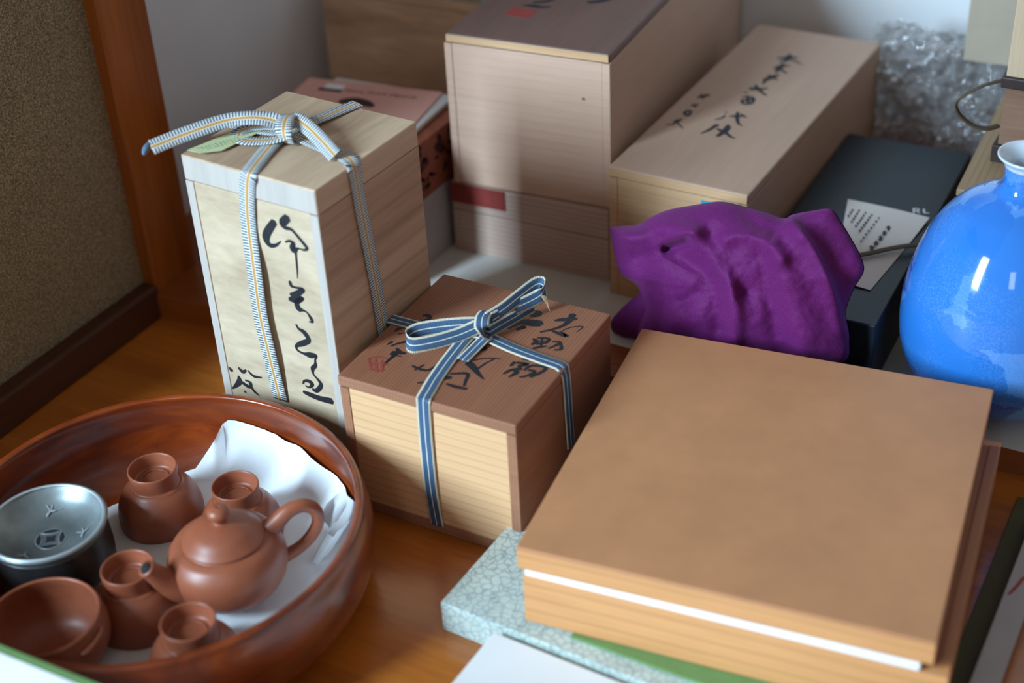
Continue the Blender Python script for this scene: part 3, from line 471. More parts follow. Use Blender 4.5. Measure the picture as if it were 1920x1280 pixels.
RIBBONS = {"RA":{"band":[[[-0.6805,0.9113,0.2853,"h"],[-0.6856,0.8944,0.2855,"h"],[-0.6904,0.8716,0.287,"h"],[-0.6943,0.8485,0.289,"h"],[-0.697,0.838,0.289,"h"],[-0.6994,0.8231,0.2865,"h"],[-0.6961,0.8048,0.2855,"h"],[-0.6919,0.7898,0.2852,"h"],[-0.6897,0.7816,0.285,"h"],[-0.6878,0.7747,0.2833,"x"],[-0.691,0.7749,0.2748,"x"],[-0.6951,0.775,0.2531,"x"],[-0.6975,0.7752,0.229,"x"],[-0.6957,0.7716,0.1975,"x"],[-0.6971,0.7716,0.1572,"x"],[-0.6944,0.7715,0.1192,"x"],[-0.6935,0.775,0.0715,"x"]],[[-0.7535,0.8391,0.285,"h"],[-0.7337,0.8371,0.2855,"h"],[-0.7122,0.8369,0.287,"h"],[-0.691,0.8366,0.2885,"h"],[-0.6699,0.8352,0.286,"h"],[-0.6487,0.83,0.2853,"h"],[-0.6352,0.8269,0.285,"h"],[-0.6292,0.8245,0.2846,"h"],[-0.6226,0.8189,0.2832,"y"],[-0.6226,0.82,0.2745,"y"],[-0.6225,0.8219,0.246,"y"],[-0.6223,0.8253,0.2134,"y"],[-0.6221,0.8288,0.1746,"y"],[-0.622,0.8321,0.1319,"y"],[-0.6219,0.8332,0.1155,"y"]]],"tail":[[[-0.6967,0.8437,0.298,"p"],[-0.6875,0.8413,0.299,"p"],[-0.674,0.8362,0.297,"p"],[-0.6561,0.8278,0.293,"p"],[-0.6382,0.8178,0.2895,"p"]],[[-0.6979,0.84,0.293,"u"],[-0.7048,0.8363,0.297,"u"],[-0.7139,0.8317,0.3,"v"],[-0.7248,0.8258,0.301,"v"],[-0.7389,0.8167,0.3,"v"],[-0.751,0.8015,0.298,"v"],[-0.7639,0.7842,0.295,"v"],[-0.7751,0.7668,0.292,"v"]]],"loop":[[[-0.7001,0.8392,0.292,"h"],[-0.7158,0.839,0.29,"h"],[-0.7293,0.8355,0.288,"h"],[-0.7342,0.8279,0.2872,"h"],[-0.7322,0.8203,0.2868,"h"],[-0.7224,0.8159,0.2866,"h"],[-0.7096,0.8196,0.287,"h"],[-0.6974,0.8245,0.289,"h"],[-0.6903,0.8293,0.291,"h"]]],"knot":[[[-0.6889,0.8257,0.2865,"h"],[-0.689,0.8232,0.294,"h"],[-0.6909,0.8263,0.2995,"h"],[-0.6953,0.8363,0.3015,"h"],[-0.6996,0.8486,0.299,"h"],[-0.7044,0.8603,0.293,"h"]]]},"RB":{"band":[[[-0.5464,0.8734,0.1335,"h"],[-0.5471,0.8574,0.135,"h"],[-0.5482,0.8407,0.1345,"h"],[-0.5468,0.815,0.1333,"h"],[-0.5429,0.7862,0.1328,"h"],[-0.5393,0.7694,0.1327,"h"],[-0.538,0.7626,0.1325,"h"],[-0.5366,0.758,0.132,"x"],[-0.5372,0.758,0.1258,"x"],[-0.5381,0.758,0.0907,"x"],[-0.5379,0.758,0.0439,"x"],[-0.5352,0.758,0.0078,"x"]],[[-0.6219,0.8425,0.1325,"h"],[-0.598,0.8426,0.1328,"h"],[-0.5806,0.8426,0.134,"h"],[-0.558,0.8464,0.136,"h"],[-0.538,0.8497,0.136,"h"],[-0.5257,0.8495,0.134,"h"],[-0.5078,0.847,0.133,"h"],[-0.4817,0.8439,0.1328,"h"],[-0.4689,0.8429,0.1327,"h"],[-0.4621,0.8416,0.1325,"h"],[-0.4585,0.8406,0.1282,"y"],[-0.4585,0.8426,0.1161,"y"],[-0.4585,0.8445,0.0837,"y"],[-0.4586,0.8465,0.0528,"y"]]],"loop":[[[-0.5405,0.848,0.144,"u"],[-0.5511,0.837,0.14,"u"],[-0.563,0.8238,0.1385,"u"],[-0.5734,0.8139,0.138,"u"],[-0.5796,0.8101,0.138,"u"],[-0.585,0.8118,0.139,"u"],[-0.5871,0.8185,0.1405,"u"],[-0.5825,0.8258,0.142,"u"],[-0.5704,0.8349,0.143,"u"],[-0.556,0.8433,0.144,"u"],[-0.5436,0.85,0.144,"u"]],[[-0.5365,0.8568,0.147,"u"],[-0.5298,0.8705,0.15,"u"],[-0.523,0.8888,0.155,"u"],[-0.5178,0.9029,0.158,"u"],[-0.5142,0.9064,0.158,"u"],[-0.5111,0.906,0.156,"u"],[-0.512,0.9009,0.151,"u"],[-0.5184,0.8915,0.148,"u"],[-0.5272,0.8759,0.1465,"u"],[-0.5331,0.8593,0.1455,"u"]]],"tail":[[[-0.5169,0.8972,0.141,"u"],[-0.523,0.8802,0.14,"u"],[-0.5286,0.8629,0.1395,"u"],[-0.5317,0.8511,0.1395,"u"]],[[-0.533,0.8496,0.137,"h"],[-0.535,0.8342,0.1345,"h"],[-0.5359,0.8149,0.1335,"h"]]],"knot":[[[-0.5407,0.8729,0.14,"h"],[-0.54,0.864,0.149,"h"],[-0.5382,0.8536,0.1515,"h"],[-0.5352,0.8455,0.1495,"h"],[-0.5331,0.843,0.144,"h"],[-0.5322,0.8466,0.137,"h"]]]},"tag":[[-0.7515,0.7808,0.2885],[-0.7399,0.782,0.2878],[-0.7286,0.7943,0.2865],[-0.7193,0.8394,0.2868],[-0.739,0.8319,0.2868]]}

# tall paulownia box
tall = wooden_box('wooden_box', 'tall pale paulownia box with black brush lettering, tied with grey striped tape', (-0.7581, 0.7795, 0), -2.68, 0.1323, 0.1304, 0.2841, 0.0215, 0.0085,
                  dict(lid=M['kiri_lid'], lid_edge=M['kiri_end'], front=M['kiri_front'], end=M['kiri_end'], side=M['kiri_side']))
strokes('brush_signature', STROKES['A'][8:], M['ink'], tall, (0, 0.0004, 0), (1, 0, 0), (0, 0, 1))
strokes('brush_lettering', STROKES['A'][:8], M['ink'], tall, (0, 0.0004, 0), (1, 0, 0), (0, 0, 1))

# square cedar box with bow
sq = wooden_box('wooden_box', 'square brown cedar box with inked lid, tied with blue striped ribbon', (-0.615, 0.7576, 0), 1.17, 0.157, 0.1646, 0.132, 0.0095, 0.0085,
                dict(lid=M['cedar_lid'], lid_edge=M['cedar_edge'], front=M['pine_front'], end=M['cedar_edge'], side=M['cedar_side'], base=M['cedar_edge']), over=0.0006, base_t=0.0105, gap=0.0014)
for a_, b_ in ((0, 4), (4, 11), (11, 18), (18, 21), (21, 31), (31, 40)): strokes('brush_lettering', STROKES['B'][a_:b_], M['ink'], sq, (0, 0, 0.132), (1, 0, 0), (0, 1, 0))
strokes('seal_mark', STROKES['Bs'], M['seal'], sq, (0, 0, 0.132), (1, 0, 0), (0, 1, 0))

# box stack behind: cream box on striped box
dbox = wooden_box('wooden_box', 'low grey striped wooden box with red paper label, under the cream lidded box', (-0.729, 1.113, ZS), 2.7, 0.170, 0.36, 0.0775, 0.030, 0.007,
                  dict(lid=M['grey_wood'], front=M['grey_wood'], side=M['grey_wood']), gap=0.0008)
slab('paper_label', (-0.0006, -0.0012, 0.056), (0.060, 0.0004, 0.0770), M['red_paper'], dbox, 0.0001)
slab('paper_label', (-0.0009, -0.0010, 0.056), (0.0004, 0.05, 0.0770), M['red_paper'], dbox, 0.0001)
cbox = wooden_box('wooden_box', 'cream wooden box with umber lid and red seal, stacked on the grey striped box', (-0.7245, 1.113, ZS + 0.0785), 4.81, 0.1665, 0.395, 0.155, 0.0085, 0.008,
                  dict(lid=M['umber_lid'], lid_edge=M['oak_side'], front=M['cream_wood'], end=M['cream_wood'], side=M['cream_side']), over=-0.0012, lid_bev=0.002)
slab('seal_mark', (0.036, 0.058, 0.1549), (0.062, 0.079, 0.1552), M['seal'], cbox, 0.0001)
strokes('brush_lettering', [[(44, 86, 2), (52, 88, 5), (62, 87, 4), (70, 91, 2)], [(50, 96, 3), (60, 102, 4), (66, 110, 3)], [(46, 108, 3), (58, 116, 4), (70, 118, 2)]], M['ink_soft'], cbox, (0, 0, 0.155), (1, 0, 0), (0, 1, 0))
strokes('brush_lettering', [[(100, 112, 4), (110, 118, 6), (118, 128, 5)], [(96, 130, 3), (112, 136, 6), (124, 138, 3)]], M['ink_soft'], cbox, (0, 0, 0.155), (1, 0, 0), (0, 1, 0))
slab('knot_mark', (0.1385, -0.0003, 0.108), (0.1415, 0.0006, 0.1095), M['ink_soft'], cbox, 0.0001)

# long tan box
ebox = wooden_box('wooden_box', 'long tan wooden box with two columns of inked characters on its lid', (-0.55, 1.104, ZS), -0.3, 0.136, 0.367, 0.136, 0.010, 0.009,
                  dict(lid=M['oak_lid'], lid_edge=M['oak_side'], front=M['oak_side'], end=M['oak_side'], side=M['cream_side']), over=0.0004, lid_bev=0.002)
for a_, b_ in ((0, 25), (25, 33)): strokes('brush_lettering', STROKES['E'][a_:b_], M['ink_soft'], ebox, (0, 0, 0.136), (1, 0, 0), (0, 1, 0))
slab('sticker', (0.092, -0.0006, 0.104), (0.118, 0.0004, 0.1215), M['cyan'], ebox, 0.0001)

# ---------------------------------------------------------------- ribbons and tag
def ribbon_thing(name, label, data, width, mat, base):
    root = empty(name, base); tag(root, label, 'ribbon'); iv = Vector(base)
    for part in ('band', 'loop', 'tail', 'knot'):
        for st in data.get(part, []): ribbon(part, st, width * {'knot': 0.95, 'tail': 0.84}.get(part, 1.0), mat, root, inv=iv)
    return root
ra = ribbon_thing('striped_tape', 'grey and white ribbed tape with orange line knotted over the tall box', RIBBONS['RA'], 0.0146, M['tape_grey'], (-0.69, 0.84, 0.2841))
e = RIBBONS['RA']['tail'][1][-1]
tube('frayed_end', [(e[0] + 0.69 - 0.001, e[1] - 0.84 + 0.005, e[2] - 0.2841 + 0.002, 0.0012), (e[0] + 0.69 - 0.003, e[1] - 0.84 + 0.001, e[2] - 0.2841 + 0.001, 0.0026), (e[0] + 0.69 - 0.003, e[1] - 0.84 - 0.003, e[2] - 0.2841 - 0.001, 0.0028), (e[0] + 0.69 - 0.002, e[1] - 0.84 - 0.007, e[2] - 0.2841 - 0.003, 0.0014)], M['blue_thread'], ra, seg=10, sub=4)
rb = ribbon_thing('striped_ribbon', 'blue ribbon with cream edges tied in a bow on the square box', RIBBONS['RB'], 0.0128, M['tape_blue'], (-0.535, 0.84, 0.132))
e = RIBBONS['RB']['loop'][1][6]
for k in range(5):
    tube('loose_thread', [(e[0] + 0.535, e[1] - 0.84, e[2] - 0.132, 0.00025), (e[0] + 0.535 + 0.006 + 0.001 * k, e[1] - 0.84 - 0.002 * k, e[2] - 0.132 - 0.001, 0.00025), (e[0] + 0.535 + 0.010 + 0.001 * k, e[1] - 0.84 - 0.006 - 0.001 * k, e[2] - 0.132 - 0.006, 0.0002)], M['thread'], rb, seg=5, sub=3)

tp = [Vector(p) for p in RIBBONS['tag']]
tb = Vector((-0.735, 0.80, 0.2845))
tv = [p - tb for p in tp]
pt = mesh_obj('paper_tag', tv + [v - Vector((0, 0, 0.0003)) for v in tv], [(0, 1, 2, 3, 4), (9, 8, 7, 6, 5)] + [(i, (i + 1) % 5, 5 + (i + 1) % 5, 5 + i) for i in range(5)], M['tag'])
pt.location = tb; tag(pt, 'small pale green handwritten paper slip under the tape on the tall box', 'paper tag')
du = (tv[3] - tv[0]).normalized(); dn = (tv[1] - tv[0]).cross(tv[3] - tv[0]).normalized(); dv = dn.cross(du)
if dn.z < 0: dn = -dn; dv = dn.cross(du)
sc = []
rr = random.Random(5)
for row in range(3):
    for k in range(13 - row * 2):
        u = 8 + row * 3 + k * 3.0; v = -2.2 - row * 2.6 + rr.uniform(-.3, .3)
        for q in range(3): sc.append([(u + rr.uniform(-.8, .8), v + rr.uniform(-.7, .7), 0.28), (u + rr.uniform(-.9, .9), v + rr.uniform(-.7, .7), 0.22)])
strokes('handwriting', [s for s in sc if s[0][0] < 44], M['ink_soft'], pt, tv[0], du, dv)

# ---------------------------------------------------------------- lacquer bowl with tea things
BX, BY = -0.680, 0.601
bowl_prof = [(0, 0.004), (0.10, 0.004), (0.118, 0.0), (0.128, 0.0015), (0.146, 0.012), (0.1575, 0.030), (0.1615, 0.050), (0.1600, 0.068), (0.1568, 0.0795), (0.1560, 0.0835), (0.1545, 0.0850), (0.1518, 0.0850), (0.1500, 0.0838), (0.1502, 0.080), (0.1528, 0.068), (0.1545, 0.050), (0.1500, 0.032), (0.1380, 0.018), (0.122, 0.0125), (0.10, 0.012), (0, 0.012)]
bw = lathe('lacquer_bowl', smooth_prof(bowl_prof, 5), M['lacquer'], seg=160); bw.location = (BX, BY, 0)
tag(bw, 'large round red-brown lacquered wooden bowl holding a clay tea set', 'bowl')
ZB = 0.0135
def inner_profile():
    pts = [(0.0, 0.012), (0.10, 0.012), (0.122, 0.0125), (0.1380, 0.018), (0.1500, 0.032), (0.1545, 0.050), (0.1528, 0.068), (0.1502, 0.080)]
    P = smooth_prof(pts, 12); L = [0.0]
    for a, b in zip(P, P[1:]): L.append(L[-1] + math.hypot(b[0] - a[0], b[1] - a[1]))
    return P, L
IP, IL = inner_profile()
def inner_at(s):
    for i in range(len(IL) - 1):
        if IL[i + 1] >= s:
            t = (s - IL[i]) / (IL[i + 1] - IL[i]); return (IP[i][0] + (IP[i + 1][0] - IP[i][0]) * t, IP[i][1] + (IP[i + 1][1] - IP[i][1]) * t)
    return IP[-1]
def wrinkle(x, y, a): return a * (mn.noise((x * 22, y * 22, 0.3)) + 0.5 * mn.noise((x * 60, y * 60, 1.7)))
# cloth: extent along the bowl wall by angle (degrees from +x), arc length metres
ext = [(-180, 0.126), (-150, 0.122), (-120, 0.128), (-90, 0.150), (-60, 0.168), (-30, 0.178), (0, 0.186), (20, 0.184), (36, 0.180), (44, 0.179), (55, 0.171), (70, 0.172), (92, 0.180), (104, 0.186), (109, 0.188), (113, 0.170), (120, 0.146), (128, 0.138), (136, 0.130), (145, 0.120), (160, 0.118), (180, 0.126)]
V = []; F = []; NA, NR = 180, 26
for i in range(NA):
    a = -180 + 360 * i / NA
    for (a0, e0), (a1, e1) in zip(ext, ext[1:]):
        if a0 <= a <= a1: E = e0 + (e1 - e0) * (a - a0) / (a1 - a0); break
    for j in range(NR + 1):
        s = E * (j / NR); r, z = inner_at(s)
        lift = 0.0012 + 0.0010 * (j / NR)
        x = r * math.cos(R(a)); y = r * math.sin(R(a)); edge = max(0, (r - 0.11) / 0.045)
        wv = abs(wrinkle(x, y, 0.0028 + 0.0018 * edge))
        nr = 0 if s < 0.115 else min(1, (s - 0.115) / 0.03)
        rr_ = r - (lift + wv) * nr
        if a > 110 and a < 140 and r > 0.118: rr_ -= 0.006 * (r - 0.118) / 0.03
        V.append((rr_ * math.cos(R(a)), rr_ * math.sin(R(a)), z + (lift + wv) * (1 - nr) * (1 if r > 0.02 else 0.6)))
for i in range(NA):
    for j in range(NR):
        a, b = i * (NR + 1), ((i + 1) % NA) * (NR + 1)
        F.append((a + j, a + j + 1, b + j + 1, b + j))
cl = empty('white_cloth', (BX, BY, 0.0125)); tag(cl, 'crumpled white cotton cloth lining the lacquer bowl under the teapot', 'cloth')
V = [(x, y, z - 0.0125) for x, y, z in V]
mesh_obj('cloth_sheet', V, F, M['white_cloth'], cl, True)
# rolled fold standing at the right of the cloth
fold = [(0.084, 0.0798, 0.042), (0.0864, 0.0876, 0.052), (0.0896, 0.0983, 0.06), (0.0958, 0.103, 0.063), (0.103, 0.0992, 0.06), (0.1022, 0.0926, 0.054), (0.0984, 0.086, 0.047), (0.0966, 0.0792, 0.043), (0.1009, 0.081, 0.04), (0.1038, 0.0883, 0.044), (0.109, 0.0928, 0.05)]
P = crom([list(p) for p in fold], 6); V = []; F = []
for i, p in enumerate(P):
    for j in range(6):
        t = j / 5; q = Vector(p) - Vector((0, 0, 0.0125))
        V.append(q + Vector((-0.012 * t, -0.010 * t, -0.026 * t)) + Vector((0, 0, 0.0008 * math.sin(i * 0.9 + j))))
for i in range(len(P) - 1):
    for j in range(5): F.append((i * 6 + j, i * 6 + j + 1, (i + 1) * 6 + j + 1, (i + 1) * 6 + j))
mesh_obj('rolled_fold', V, F, M['white_cloth'], cl, True)

# clay cups standing upside down on their rims
cup_prof = [(0.0, 0.040), (0.012, 0.0395), (0.0155, 0.0400), (0.0168, 0.0440), (0.0178, 0.0500), (0.0186, 0.0515), (0.0196, 0.0510), (0.0196, 0.0480), (0.0188, 0.0420), (0.0186, 0.0375), (0.0196, 0.0362), (0.0210, 0.0360), (0.0222, 0.0345), (0.0270, 0.0300), (0.0315, 0.0220), (0.0338, 0.0130), (0.0342, 0.0050), (0.0335, 0.0), (0.0318, 0.0), (0.0322, 0.006), (0.0315, 0.014), (0.028, 0.024), (0.018, 0.031), (0, 0.033)]
def cup(loc, label, s=1.0):
    root = empty('clay_cup', loc); tag(root, label, 'cup', 'upturned clay cups in the bowl')
    lathe('cup_body', [(r * s, z * s) for r, z in smooth_prof(cup_prof, 4)], M['clay'], root, 80)
    lathe('foot_step', [(0.0108 * s, 0.0398 * s), (0.0112 * s, 0.0404 * s), (0.0118 * s, 0.0404 * s), (0.0122 * s, 0.0398 * s)], M['clay'], root, 64, closed=True)
ZC = ZB + 0.0012
cup((-0.7375, 0.6620, ZC), 'upturned red clay cup at the back beside the pewter dish', 1.0)
cup((-0.6660, 0.6760, ZC), 'upturned red clay cup partly hidden behind the teapot lid', 0.95)
cup((-0.6765, 0.5630, ZC), 'upturned red clay cup beneath the teapot spout', 1.0)
cup((-0.5985, 0.5375, ZC + 0.002), 'upturned red clay cup nearest the front rim of the bowl', 1.0)

# teapot
TX, TY = -0.6290, 0.6165
tea = empty('clay_teapot', (TX, TY, ZC + 0.005)); tag(tea, 'small round red clay teapot with button lid on white cloth', 'teapot')
tea.scale = (1.04, 1.04, 1.04)
pot_prof = [(0, 0.0006), (0.020, 0.0), (0.0245, 0.0006), (0.0330, 0.006), (0.0405, 0.016), (0.0430, 0.027), (0.0415, 0.037), (0.0370, 0.0445), (0.0325, 0.0475), (0.0290, 0.0485), (0.0255, 0.0485), (0.0245, 0.047), (0.0, 0.045)]
lathe('pot_body', smooth_prof(pot_prof, 6), M['clay'], tea, 112)
lid_prof = [(0.0, 0.0475), (0.0270, 0.0480), (0.0290, 0.0490), (0.0294, 0.0506), (0.0284, 0.0518), (0.0255, 0.0545), (0.0200, 0.0590), (0.0120, 0.0625), (0.0070, 0.0638), (0.0050, 0.0645)]
lidp = lathe('lid', smooth_prof(lid_prof, 6) + [(0.0, 0.0645)], M['clay'], tea, 112)
knob = lathe('lid_knob', smooth_prof([(0.0060, 0.0636), (0.0048, 0.0652), (0.0056, 0.0672), (0.0078, 0.0700), (0.0082, 0.0728), (0.0066, 0.0756), (0.0034, 0.0772), (0.0011, 0.0774), (0.0010, 0.0762), (0.0, 0.0760)], 5), M['clay'], lidp, 48)
sd = Vector((-0.42, -0.905, 0)).normalized()      # spout direction
def sp(r, z, rad): p = sd * r; return (p.x, p.y, z, rad)
sd = Vector((-0.47, -0.88, 0)).normalized()
tube('spout', [sp(0.030, 0.021, 0.0165), sp(0.040, 0.0265, 0.0128), sp(0.047, 0.0340, 0.0094), sp(0.052, 0.0410, 0.0076), sp(0.056, 0.0475, 0.0067), sp(0.058, 0.0505, 0.0064)], M['clay'], tea, seg=28)
tube('spout_mouth', [sp(0.0574, 0.0497, 0.0042), sp(0.0584, 0.0511, 0.0042)], M['hole'], tea, seg=20, sub=2)  # solid dark plug, its colour paints the shade inside the spout
hd = Vector((0.62, 0.78, 0)).normalized()
def hp(r, z, rad): p = hd * r; return (p.x, p.y, z, rad)
tube('handle', [hp(0.031, 0.0425, 0.0080), hp(0.039, 0.0490, 0.0066), hp(0.049, 0.0560, 0.0056), hp(0.060, 0.0570, 0.0051), hp(0.068, 0.0500, 0.0048), hp(0.069, 0.0390, 0.0046), hp(0.063, 0.0280, 0.0046), hp(0.053, 0.0200, 0.0046), hp(0.042, 0.0160, 0.0050), hp(0.036, 0.0150, 0.0055)], M['clay'], tea, seg=24, sq=1.0)

# pewter waste-water dish
pew = empty('pewter_dish', (-0.7630, 0.5705, ZC)); tag(pew, 'round tarnished pewter drain dish with coin-shaped pierced holes', 'dish')
lathe('dish_body', smooth_prof([(0.0, 0.001), (0.036, 0.0), (0.040, 0.001), (0.044, 0.008), (0.0455, 0.020), (0.0450, 0.036), (0.0442, 0.045), (0.0440, 0.0485), (0.0432, 0.0490)], 5), M['pewter_dark'], pew, 112, cap=False)
top = lathe('drain_top', smooth_prof([(0.0, 0.0388), (0.013, 0.0388), (0.025, 0.0406), (0.036, 0.0468), (0.0418, 0.0535), (0.0440, 0.0560), (0.0458, 0.0562), (0.0464, 0.0550), (0.0458, 0.0535), (0.0440, 0.0500), (0.0435, 0.048)], 6), M['pewter'], pew, 112, cap=False)
def flat_poly(name, pts, z, mat, parent, th=0.0003):
    n = len(pts); V = [(x, y, z) for x, y in pts] + [(x, y, z - th) for x, y in pts]
    return mesh_obj(name, V, [tuple(range(n)), tuple(range(2 * n - 1, n - 1, -1))] + [(i, (i + 1) % n, n + (i + 1) % n, n + i) for i in range(n)], mat, parent)
def rotp(pts, a): c, s = math.cos(a), math.sin(a); return [(x * c - y * s, x * s + y * c) for x, y in pts]
ha = R(38)
for k in range(4):
    lens = [(0.0080 * math.cos(t), 0.0) for t in ()]
    N = 14; pts = []
    for i in range(N + 1): t = -1 + 2 * i / N; pts.append((0.0096 * t * 0.72, 0.0082 + 0.0027 * (1 - t * t)))
    for i in range(1, N): t = 1 - 2 * i / N; pts.append((0.0096 * t * 0.72, 0.0082 - 0.0014 * (1 - t * t)))
    rim = [((x) * 1.14, (y - 0.0086) * 1.35 + 0.0086) for x, y in pts]
    flat_poly('hole_rim', rotp(rim, ha + k * math.pi / 2), 0.0391, M['etch'], top)
    flat_poly('drain_hole_shade', rotp(pts, ha + k * math.pi / 2), 0.0393, M['hole'], top)  # flat dark inlay on the dish, painted shade instead of an opening
sqp = [(-0.0034, -0.0034), (0, -0.0026), (0.0034, -0.0034), (0.0026, 0), (0.0034, 0.0034), (0, 0.0026), (-0.0034, 0.0034), (-0.0026, 0)]
flat_poly('drain_hole_shade', rotp(sqp, ha), 0.0393, M['hole'], top)
def dragonfly(cx, cy, a, z):
    base = [[(0, 0, 1.6), (3, 0.5, 2.0), (6, 1.2, 1.0)], [(1, 0, .5), (-2, 4, 1.5), (-4, 7, .6)], [(1, 0, .5), (2, 4.5, 1.3), (2, 8, .5)], [(1, 0, .5), (-1, -3, 2.2), (-1.5, -6, .6)], [(6, 1.2, .6), (10, 2.4, .4), (13, 4, .8)]]
    out = []
    for s in base: out.append([(cx + (x * math.cos(a) - y * math.sin(a)), cy + (x * math.sin(a) + y * math.cos(a)), w) for x, y, w in s])
    return out
lathe('rim_ring', [(0.0438 + 0.0014 * math.cos(a * math.pi / 6), 0.0562 + 0.0010 * math.sin(a * math.pi / 6)) for a in range(12)], M['etch'], top, 112, closed=True)
for cx_, cy_, an in ((-19.6, 20.7, 0.5), (20, 14, 1.0), (-1, -26, 2.0)):
    rr_ = math.hypot(cx_, cy_); k_ = 0.42; zc_ = 0.0406 + (rr_ - 25) * 0.00045 + 0.0011
    strokes('etched_dragonfly', [[(x * 0.8, y * 0.8, w * 0.62) for x, y, w in s] for s in dragonfly(0, 0, an, 0)], M['etch'], top, (cx_ / 1000, cy_ / 1000, zc_), (1, 0, k_ * cx_ / rr_), (0, 1, k_ * cy_ / rr_))

# clay pitcher in the front
pit = empty('clay_pitcher', (-0.6985, 0.4975, ZC)); tag(pit, 'open round red clay serving bowl with a side lug, at the bowl front', 'bowl')
lathe('pitcher_body', smooth_prof([(0, 0.001), (0.020, 0.0), (0.025, 0.001), (0.036, 0.010), (0.0430, 0.024), (0.0440, 0.036), (0.0415, 0.0465), (0.0408, 0.0490), (0.0396, 0.0500), (0.0384, 0.0490), (0.0388, 0.046), (0.0405, 0.036), (0.0395, 0.024), (0.033, 0.012), (0.020, 0.006), (0, 0.005)], 5), M['clay'], pit, 112)
la = R(5)
def lugp(a, r, z, rad): return (r * math.cos(a), r * math.sin(a), z, rad)
tube('lug', [lugp(la - 0.30, 0.0425, 0.0385, 0.0010), lugp(la - 0.20, 0.0450, 0.0395, 0.0022), lugp(la, 0.0448, 0.0410, 0.0020), lugp(la + 0.20, 0.0438, 0.0425, 0.0020), lugp(la + 0.30, 0.0415, 0.0435, 0.0010)], M['clay'], pit, seg=14)

# ---------------------------------------------------------------- stack at the front right
jb = empty('paper_covered_box', (-0.4749, 0.6665, 0), -1.68); tag(jb, 'flat box covered in pale green crackle paper, under the brown boxes', 'box')
slab('cover', (0, 0, 0.0), (0.30, 0.315, 0.0278), M['crackle'], jb, 0.0012)
gs = empty('green_folder', (-0.372, 0.6765, 0.0279), 0.0); tag(gs, 'thin green folder between the crackle box and the brown box stack', 'folder')
slab('folder_sheet', (0, 0, 0), (0.20, 0.28, 0.0022), M['green_edge'], gs, 0.0005)
IY = 7.0
lower = empty('wooden_box', (-0.4080, 0.6755, 0.0302), IY); tag(lower, 'lower orange wooden box of the brown stack, on the crackle paper box', 'box')
HL = 0.0440
slab('front_panel', (0.0, 0, 0), (0.293, 0.008, HL), M['board_front'], lower, 0.0008)
slab('back_panel', (0.0, 0.252, 0), (0.293, 0.260, HL), M['board_front'], lower, 0.0008)
slab('side_panel', (0, 0.008, 0), (0.008, 0.252, HL), M['board_side'], lower, 0.0008)
slab('side_panel', (0.285, 0.008, 0), (0.293, 0.252, HL + 0.0015), M['board_side'], lower, 0.0008)
slab('base_board', (0.008, 0.008, 0), (0.285, 0.252, 0.006), M['board_side'], lower, 0.0)
slab('lid_board', (0.008, 0.008, HL - 0.004), (0.285, 0.252, HL), M['board_side'], lower, 0.0)
lin = empty('paper_liner', (-0.4072, 0.6757, 0.0743), IY); tag(lin, 'white folded paper showing as a stripe between the two brown boxes', 'paper')
slab('paper_fold', (0.0005, 0.0, 0), (0.2740, 0.250, 0.0066), M['white_paper'], lin, 0.0012)
upper = empty('wooden_box', (-0.4109, 0.6738, 0.0812), 7.51); tag(upper, 'upper flat brown box with plain fibreboard top, on the front right stack', 'box')
slab('front_panel', (0, 0, 0), (0.2855, 0.008, 0.0165), M['board_front'], upper, 0.0006)
slab('back_panel', (0, 0.2805, 0), (0.2855, 0.2885, 0.0165), M['board_front'], upper, 0.0006)
slab('side_panel', (0, 0.008, 0), (0.008, 0.2805, 0.0165), M['board_side'], upper, 0.0006)
slab('side_panel', (0.2775, 0.008, -0.0060), (0.2855, 0.2805, 0.0165), M['board_side'], upper, 0.0006)
slab('lid', (-0.0003, -0.0003, 0.0165), (0.2858, 0.2888, 0.0200), M['board_top'], upper, 0.0012)

ws = empty('white_box', (-0.4300, 0.4650, 0.0), -1.68); tag(ws, 'white paper box lying in front of the crackle paper box', 'box')
slab('box_body', (0, 0, 0), (0.30, 0.1935, 0.017), M['white_paper'], ws, 0.001)
slab('lid', (-0.001, -0.001, 0.008), (0.301, 0.1945, 0.0262), M['white_paper'], ws, 0.0012)
kb = empty('white_box', (-0.74, 0.2505, 0.0), 2.0); tag(kb, 'white box with a green edge at the bottom left corner', 'box')
slab('box_body', (0, 0, 0), (0.30, 0.185, 0.096), M['white_paper'], kb, 0.001)
slab('green_edge', (-0.001, -0.001, 0.096), (0.301, 0.186, 0.104), M['green_edge'], kb, 0.001)
slab('lid_sheet', (0.0, 0.0, 0.104), (0.30, 0.179, 0.1052), M['white_paper'], kb, 0.0004)

rb_ = empty('narrow_box', (-0.110, 0.640, 0.0), 0.8); tag(rb_, 'narrow grey topped box with a red curved mark, at the right edge', 'box')
slab('box_body', (0, 0, 0), (0.018, 0.34, 0.020), M['walnut'], rb_, 0.001)
slab('lid_board', (-0.0004, 0.0, 0.020), (0.0184, 0.34, 0.0225), M['grey_paper'], rb_, 0.0006)
strokes('red_mark', [[(3, 222, 1.6), (6, 232, 2.0), (9, 244, 2.0), (14, 252, 1.6), (18, 256, 1.0)]], M['seal'], rb_, (0, 0, 0.0225), (1, 0, 0), (0, 1, 0))
ol = empty('olive_folder', (-0.129, 0.640, 0.0), 0.8); tag(ol, 'thin olive folder on the floor beside the narrow grey topped box', 'folder')
slab('folder_sheet', (0, 0, 0), (0.0186, 0.36, 0.003), M['olive'], ol, 0.0006)

